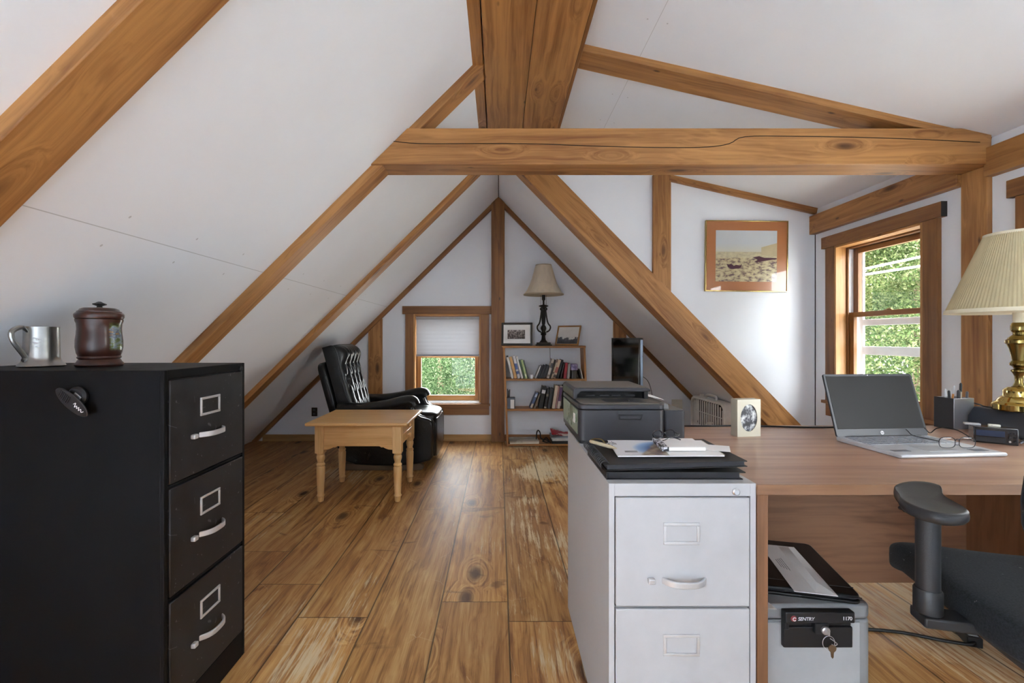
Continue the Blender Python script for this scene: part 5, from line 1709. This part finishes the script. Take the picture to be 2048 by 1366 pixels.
# power strip and its lead on the floor
ps = thing('power_strip', 'small power strip on the floor under the desk by the chair', 'power strip', (1.745, 1.66, 0), R(68))
MB().bx(-.055, .055, -.022, .022, 0, .035).build('case', BLACK_PLASTIC, ps, bevel=.003)
for k in range(3):
    MB().bx(-.045 + k * .032, -.020 + k * .032, -.014, .014, .035, .037).build('socket', plain('pale_socket', '#a9b3bd', .3), ps, bevel=.001)
o = MB().tube(spline([(1.10, 1.655, .006), (1.3, 1.70, .007), (1.5, 1.69, .006), (1.63, 1.64, .007), (1.70, 1.61, .012), (1.725, 1.612, .018)], 6), .006, 8).build('power_cable', BL)
tag(o, 'black power cord running over the floor to the power strip', 'cord')

# ---------------------------------------------------------------- office chair


def mat_fabric():
    t = NT('charcoal_chair_fabric')
    o = t.obj()
    n = t.noise(o, 260, 2)
    lint = t.math('GREATER_THAN', t.noise(o, 75, 3), .735)
    base = t.ramp(n, [(.3, srgb('#191b1e')), (.7, srgb('#292c30'))])
    base = t.mix(t.math('MULTIPLY', lint, .35), base, srgb('#9a9a9a'))
    t.set(color=base, rough=.9, spec=.1, sheen=.04)
    t.bump(n, .3, .001)
    return t.m


FAB = mat_fabric()
ARMP = plain('black_arm_polyurethane', '#232427', .48, bump=.25, bscale=500)
ca = R(-14.6)
ch = thing('office_chair', 'charcoal office chair with an adjustable arm pulled up to the desk', 'chair', (1.294, .972, 0), ca)
Mi = Matrix.Rotation(-ca, 4, 'Z') @ Matrix.Translation((-1.294, -.972, 0))


def seat_fn(p):
    x, y, z = p
    z -= .055 * max(0, (y - .16) / .14) ** 2          # waterfall front
    z += .012 * (abs(x) / .23) ** 2
    return (x, y, z)


MB().superbox((-.012, .035, .508), (.50, .53, .095), 5.5, 64, fn=seat_fn).build('seat', FAB, ch, ang=80)
MB().superbox((0, -.01, .452), (.40, .38, .05), 5, 32).build('seat_pan', BLACK_PLASTIC, ch, ang=80)


def back_fn(p):
    x, y, z = p
    return (x, y - .05 * (abs(x) / .24) ** 2 * -1 - .10 * max(0, (z - .75)) ** 1.2, z)


MB().superbox((.006, -.20, .80), (.47, .075, .42), 2.5, 40, fn=back_fn).build('backrest', FAB, ch, ang=80)
MB().tube(spline([(0, -.12, .455), (0, -.24, .47), (0, -.275, .56), (0, -.265, .72)], 5), .022, 10, flat=.5).build('back_bar', BLACK_PLASTIC, ch)
MB().lathe([(0, .10), (.03, .10), (.03, .26), (.022, .26), (.022, .44), (0, .44)], n=20).build('gas_column', BLACK_PLASTIC, ch)
for k in range(5):
    a = 2 * math.pi * k / 5 + .3
    M = Matrix.Rotation(a, 4, 'Z')
    MB().prism([(.02, .075), (.28, .06), (.29, .075), (.28, .085), (.02, .12)], 'xz', -.02, .02, M).build('base_arm', BLACK_PLASTIC, ch, bevel=.005)
    MB().lathe([(0, -.016), (.022, -.016), (.026, -.006), (.026, .006), (.022, .016), (0, .016)], n=18, M=M @ Matrix.Translation((.275, 0, .0265)) @ Matrix.Rotation(R(90), 4, 'X')).build('caster', BLACK_PLASTIC, ch)
pad = [(.90, 1.008), (.925, 1.045), (.96, 1.078), (1.005, 1.10), (1.044, 1.108), (1.072, 1.098), (1.078, 1.075), (1.055, 1.045), (1.02, 1.01), (1.0, .98), (.988, .948), (.97, .905), (.945, .882), (.91, .872), (.878, .877), (.862, .90), (.86, .935), (.872, .97)]
pad = [(.925 + (x - .925) * .88, 1.005 + (y - 1.005) * .92) for x, y in pad]
pl = [Mi @ Vector((x, y, 0)) for x, y in spline([(x, y, 0) for x, y in pad + pad[:1]], 3) and [(p.x, p.y) for p in spline([(x, y, 0) for x, y in pad + pad[:1]], 3)][:-1]]
c_ = sum(pl, Vector((0, 0, 0))) / len(pl)


def scaled(k):
    return [((p.x - c_.x) * k + c_.x, (p.y - c_.y) * k + c_.y) for p in pl]


rings_ = [(.80, .742), (.93, .744), (.985, .750), (1.0, .757), (.985, .7655), (.94, .7685), (.86, .7665), (.5, .7635), (.02, .763)]
vv, ff = [], []
for (k, z) in rings_:
    vv += [(x, y, z) for x, y in scaled(k)]
n = len(pl)
for i in range(len(rings_) - 1):
    for k in range(n):
        j = (k + 1) % n
        ff.append((i * n + k, i * n + j, (i + 1) * n + j, (i + 1) * n + k))
ff += [list(range(n))[::-1], [(len(rings_) - 1) * n + k for k in range(n)]]
MB().add(vv, ff, None, True).build('arm_pad', ARMP, ch, ang=70)
q = Mi @ Vector((.963, .998, 0))
MB().lathe([(0, .555), (.0215, .555), (.0215, .745), (.0, .745)], (q.x, q.y, 0), 24, sx=1.0).build('arm_post', ARMP, ch)
MB().lathe([(0, .502), (.020, .502), (.0255, .508), (.0255, .556), (.023, .56), (0, .56)], (q.x, q.y, 0), 24).build('arm_sleeve', BLACK_PLASTIC, ch)
MB().bx(q.x - .02, -.14, q.y - .028, q.y + .028, .482, .505).build('arm_bracket', BLACK_PLASTIC, ch, bevel=.004)
MB().tube([(q.x - .026, q.y, .728), (q.x - .046, q.y - .004, .730), (q.x - .046, q.y + .012, .730), (q.x - .026, q.y + .012, .728)], .004, 8).build('height_lever', BLACK_PLASTIC, ch)
MB().bx(q.x - .01, q.x + .05, q.y - .008, q.y + .02, .474, .481).build('bracket_bolt', CHROME, ch)
# ================================================================ outdoors
def mat_leaf(name, cols, k=.30):
    t = NT(name)
    g = t.node('ShaderNodeNewGeometry')
    n = t.noise(t.obj(), 1.7, 4)
    f = t.math('ADD', t.math('MULTIPLY', g.outputs['Random Per Island'], .42), t.math('MULTIPLY', n, .58))
    q = len(cols) - 1
    c = t.ramp(f, [(.2 + .6 * i / q, srgb(x, k)) for i, x in enumerate(cols)])
    df = t.node('ShaderNodeBsdfDiffuse')
    tl = t.node('ShaderNodeBsdfTranslucent')
    mx = t.node('ShaderNodeMixShader')
    mx.inputs[0].default_value = .4
    t.link(c, df.inputs[0])
    t.link(c, tl.inputs[0])
    t.link(df.outputs[0], mx.inputs[1])
    t.link(tl.outputs[0], mx.inputs[2])
    t.n.remove(t.bsdf)
    t.link(mx.outputs[0], t.n['Material Output'].inputs[0])
    return t.m


LEAF_Y = mat_leaf('yellow_green_leaves', ['#2c4426', '#5a7444', '#93a468', '#d2d4a8'])
LEAF_B = mat_leaf('fresh_green_leaves', k=.26, cols=['#2a4228', '#527048', '#86a070', '#c4d0aa'])
BARK = plain('tree_bark', '#5b4a3a', .9, bump=.5, bscale=30)
BOUNCE_GROUND = plain('pale_bounce_ground', '#b9b8b3', .9, var=.3, vscale=1.5)  # outdoor ground made pale to throw daylight up to the ceilings


def leaf_tree(label, base, blobs, n, size, mat, seed):
    rg = np.random.default_rng(seed)
    rt = thing('leafy_tree', label, 'tree', base, group='trees outside the windows')
    h = max(b[2] for b in blobs)
    MB().tube([(0, 0, -.1), (.05, 0, h * .5), (0, .05, h)], [.22, .16, .07], 10).build('trunk', BARK, rt)
    w = np.array([b[3] ** 3 for b in blobs])
    idx = rg.choice(len(blobs), n, p=w / w.sum())
    B = np.array(blobs)[idx]
    d = rg.normal(size=(n, 3))
    d /= np.linalg.norm(d, axis=1)[:, None]
    # leaves sit in clumps near the surface of each blob
    rad = B[:, 3] * (1 - .35 * rg.random(n) ** 1.5)
    bump = 1 + .18 * np.sin(d[:, 0] * 9 + B[:, 0]) * np.sin(d[:, 1] * 8 + 1) * np.sin(d[:, 2] * 9)
    c = B[:, :3] + d * (rad * bump)[:, None] * np.array([1, 1, .85])
    a = rg.normal(size=(n, 3))
    a /= np.linalg.norm(a, axis=1)[:, None]
    b = np.cross(a, rg.normal(size=(n, 3)))
    b /= np.linalg.norm(b, axis=1)[:, None]
    s = size * (.6 + .8 * rg.random(n))[:, None]
    V = np.stack([c - a * s, c - b * s * .45, c + a * s, c + b * s * .45], 1).reshape(-1, 3)
    me = bpy.data.meshes.new('foliage')
    me.vertices.add(4 * n)
    me.vertices.foreach_set('co', V.ravel())
    me.loops.add(4 * n)
    me.loops.foreach_set('vertex_index', np.arange(4 * n, dtype=np.int32))
    me.polygons.add(n)
    me.polygons.foreach_set('loop_start', np.arange(0, 4 * n, 4, dtype=np.int32))
    me.update(calc_edges=True)
    me.materials.append(mat)
    o = bpy.data.objects.new('foliage', me)
    COL.objects.link(o)
    o.parent = rt
    o['kind'] = 'stuff'
    return rt


G = -3.4
g = MB().bx(-60, 60, -60, 60, G - .2, G).build('ground', BOUNCE_GROUND)
tag(g, 'ground far below outside the windows, made pale to bounce light up', 'ground', kind='structure')
rs = random.Random(4)


def blobs(cx, cy, cz, spread, n, r):
    return [(cx + rs.uniform(-1, 1) * spread, cy + rs.uniform(-1, 1) * spread, cz + rs.uniform(-1, 1) * spread * .75, r * rs.uniform(.6, 1.1)) for _ in range(n)]


leaf_tree('bright yellow-green tree filling the window behind the laptop', (7.6, 8.0, G), blobs(0, 0, 4.9, 2.5, 30, 1.2), 260000, .024, LEAF_Y, 1)
leaf_tree('round green tree added outside the right windows to cut sky light', (8.3, 1.0, G), blobs(0, 0, 5.2, 2.2, 30, 1.2), 90000, .06, LEAF_Y, 9)  # added to hold back sky light at the right windows
leaf_tree('tall green tree behind the yellow-green tree outside the desk window', (18.5, 19.5, G), blobs(0, 0, 6.4, 4.6, 26, 2.4), 60000, .11, LEAF_B, 2)
leaf_tree('green tree seen through the small back window', (-1.5, 11.5, G), blobs(0, 0, 2.7, 1.9, 22, 1.0), 150000, .027, LEAF_B, 3)
leaf_tree('leafy tree behind the one at the small back window', (-5.0, 24, G), blobs(0, 0, 4.0, 4.0, 20, 1.9), 30000, .13, LEAF_Y, 5)
CABLE = plain('pale_cable', '#c9cdd2', .5)
for k, (z0, z1, lab) in enumerate(((.786, .842, 'upper of the two pale overhead cables outside the desk window'), (.72, .745, 'lower of the two pale overhead cables outside the desk window'))):
    a, b = Vector((4.14, 5.0, CAM_Z + z0)), Vector((4.376, 4.6, CAM_Z + z1))
    d = b - a
    pts = [a + d * t + Vector((0, 0, -.004 * (t - .5) ** 2 + .001)) for t in range(-9, 4, 2)]
    tag(MB().tube(pts, .012, 8).build('overhead_cable', CABLE), lab, 'cable', group='overhead cables outside')

# ================================================================ light: daylight only
w = bpy.data.worlds.new('sky')
SC.world = w
w.use_nodes = True
bg = w.node_tree.nodes['Background']
tc = w.node_tree.nodes.new('ShaderNodeTexCoord')
sp = w.node_tree.nodes.new('ShaderNodeSeparateXYZ')
cr = w.node_tree.nodes.new('ShaderNodeValToRGB')
w.node_tree.links.new(tc.outputs['Generated'], sp.inputs[0])
w.node_tree.links.new(sp.outputs[2], cr.inputs[0])
cr.color_ramp.elements[0].position = 0.0
cr.color_ramp.elements[0].color = (.94, .967, 1, 1)
cr.color_ramp.elements[1].position = .8
cr.color_ramp.elements[1].color = (.87, .935, 1, 1)
w.node_tree.links.new(cr.outputs[0], bg.inputs[0])
bg.inputs[1].default_value = SKY
sun = bpy.data.lights.new('sun', 'SUN')
sun.energy = SUN
sun.angle = R(1.5)
sun.color = (1, .95, .86)
so = bpy.data.objects.new('sun', sun)
COL.objects.link(so)
so.rotation_euler = Vector((.15, .62, -.77)).to_track_quat('-Z', 'Y').to_euler()


def portal(name, loc, direction, sx, sy):
    l = bpy.data.lights.new(name, 'AREA')
    l.shape = 'RECTANGLE'
    l.size, l.size_y = sx, sy
    l.cycles.is_portal = True
    o = bpy.data.objects.new(name, l)
    COL.objects.link(o)
    o.location = loc
    o.rotation_euler = Vector(direction).to_track_quat('-Z', 'Z').to_euler()


zc, hh = (.66 + 1.803) / 2, 1.143
for W_ in (W1, W2, W3):
    portal('daylight_portal', (XW + .17, (W_[0] + W_[1]) / 2, zc), (-1, 0, 0), W_[1] - W_[0], hh)
portal('daylight_portal', ((BW[0] + BW[1]) / 2, YB + .18, (BW[2] + BW[3]) / 2), (0, -1, 0), BW[1] - BW[0], BW[3] - BW[2])

_c = Vector(((SKX[0] + SKX[1]) / 2, (SKY_Y[0] + SKY_Y[1]) / 2, zl((SKX[0] + SKX[1]) / 2))) - n_l * .16
portal('daylight_portal', _c, n_l, SKY_Y[1] - SKY_Y[0], (SKX[1] - SKX[0]) * 1.41)

# ================================================================ camera
cam = bpy.data.cameras.new('camera')
cam.sensor_width = 36
cam.lens = F / 2048 * 36
cam.shift_x = 27 / 2048
cam.shift_y = -7 / 2048
cam.clip_start = .02
co = bpy.data.objects.new('camera', cam)
COL.objects.link(co)
co.location = (0, 0, CAM_Z)
co.rotation_euler = (R(90), 0, 0)
SC.camera = co
SC.view_settings.view_transform = 'Standard'
SC.view_settings.look = 'None'
SC.view_settings.gamma = 1
SC.view_settings.use_curve_mapping = False
SC.view_settings.exposure = EXPO
SC.cycles.use_denoising = True
SC.cycles.use_adaptive_sampling = True
SC.cycles.adaptive_threshold = .02
SC.cycles.max_bounces = 12
SC.cycles.diffuse_bounces = 8
SC.cycles.glossy_bounces = 5
SC.cycles.transparent_max_bounces = 16
SC.cycles.sample_clamp_indirect = 8
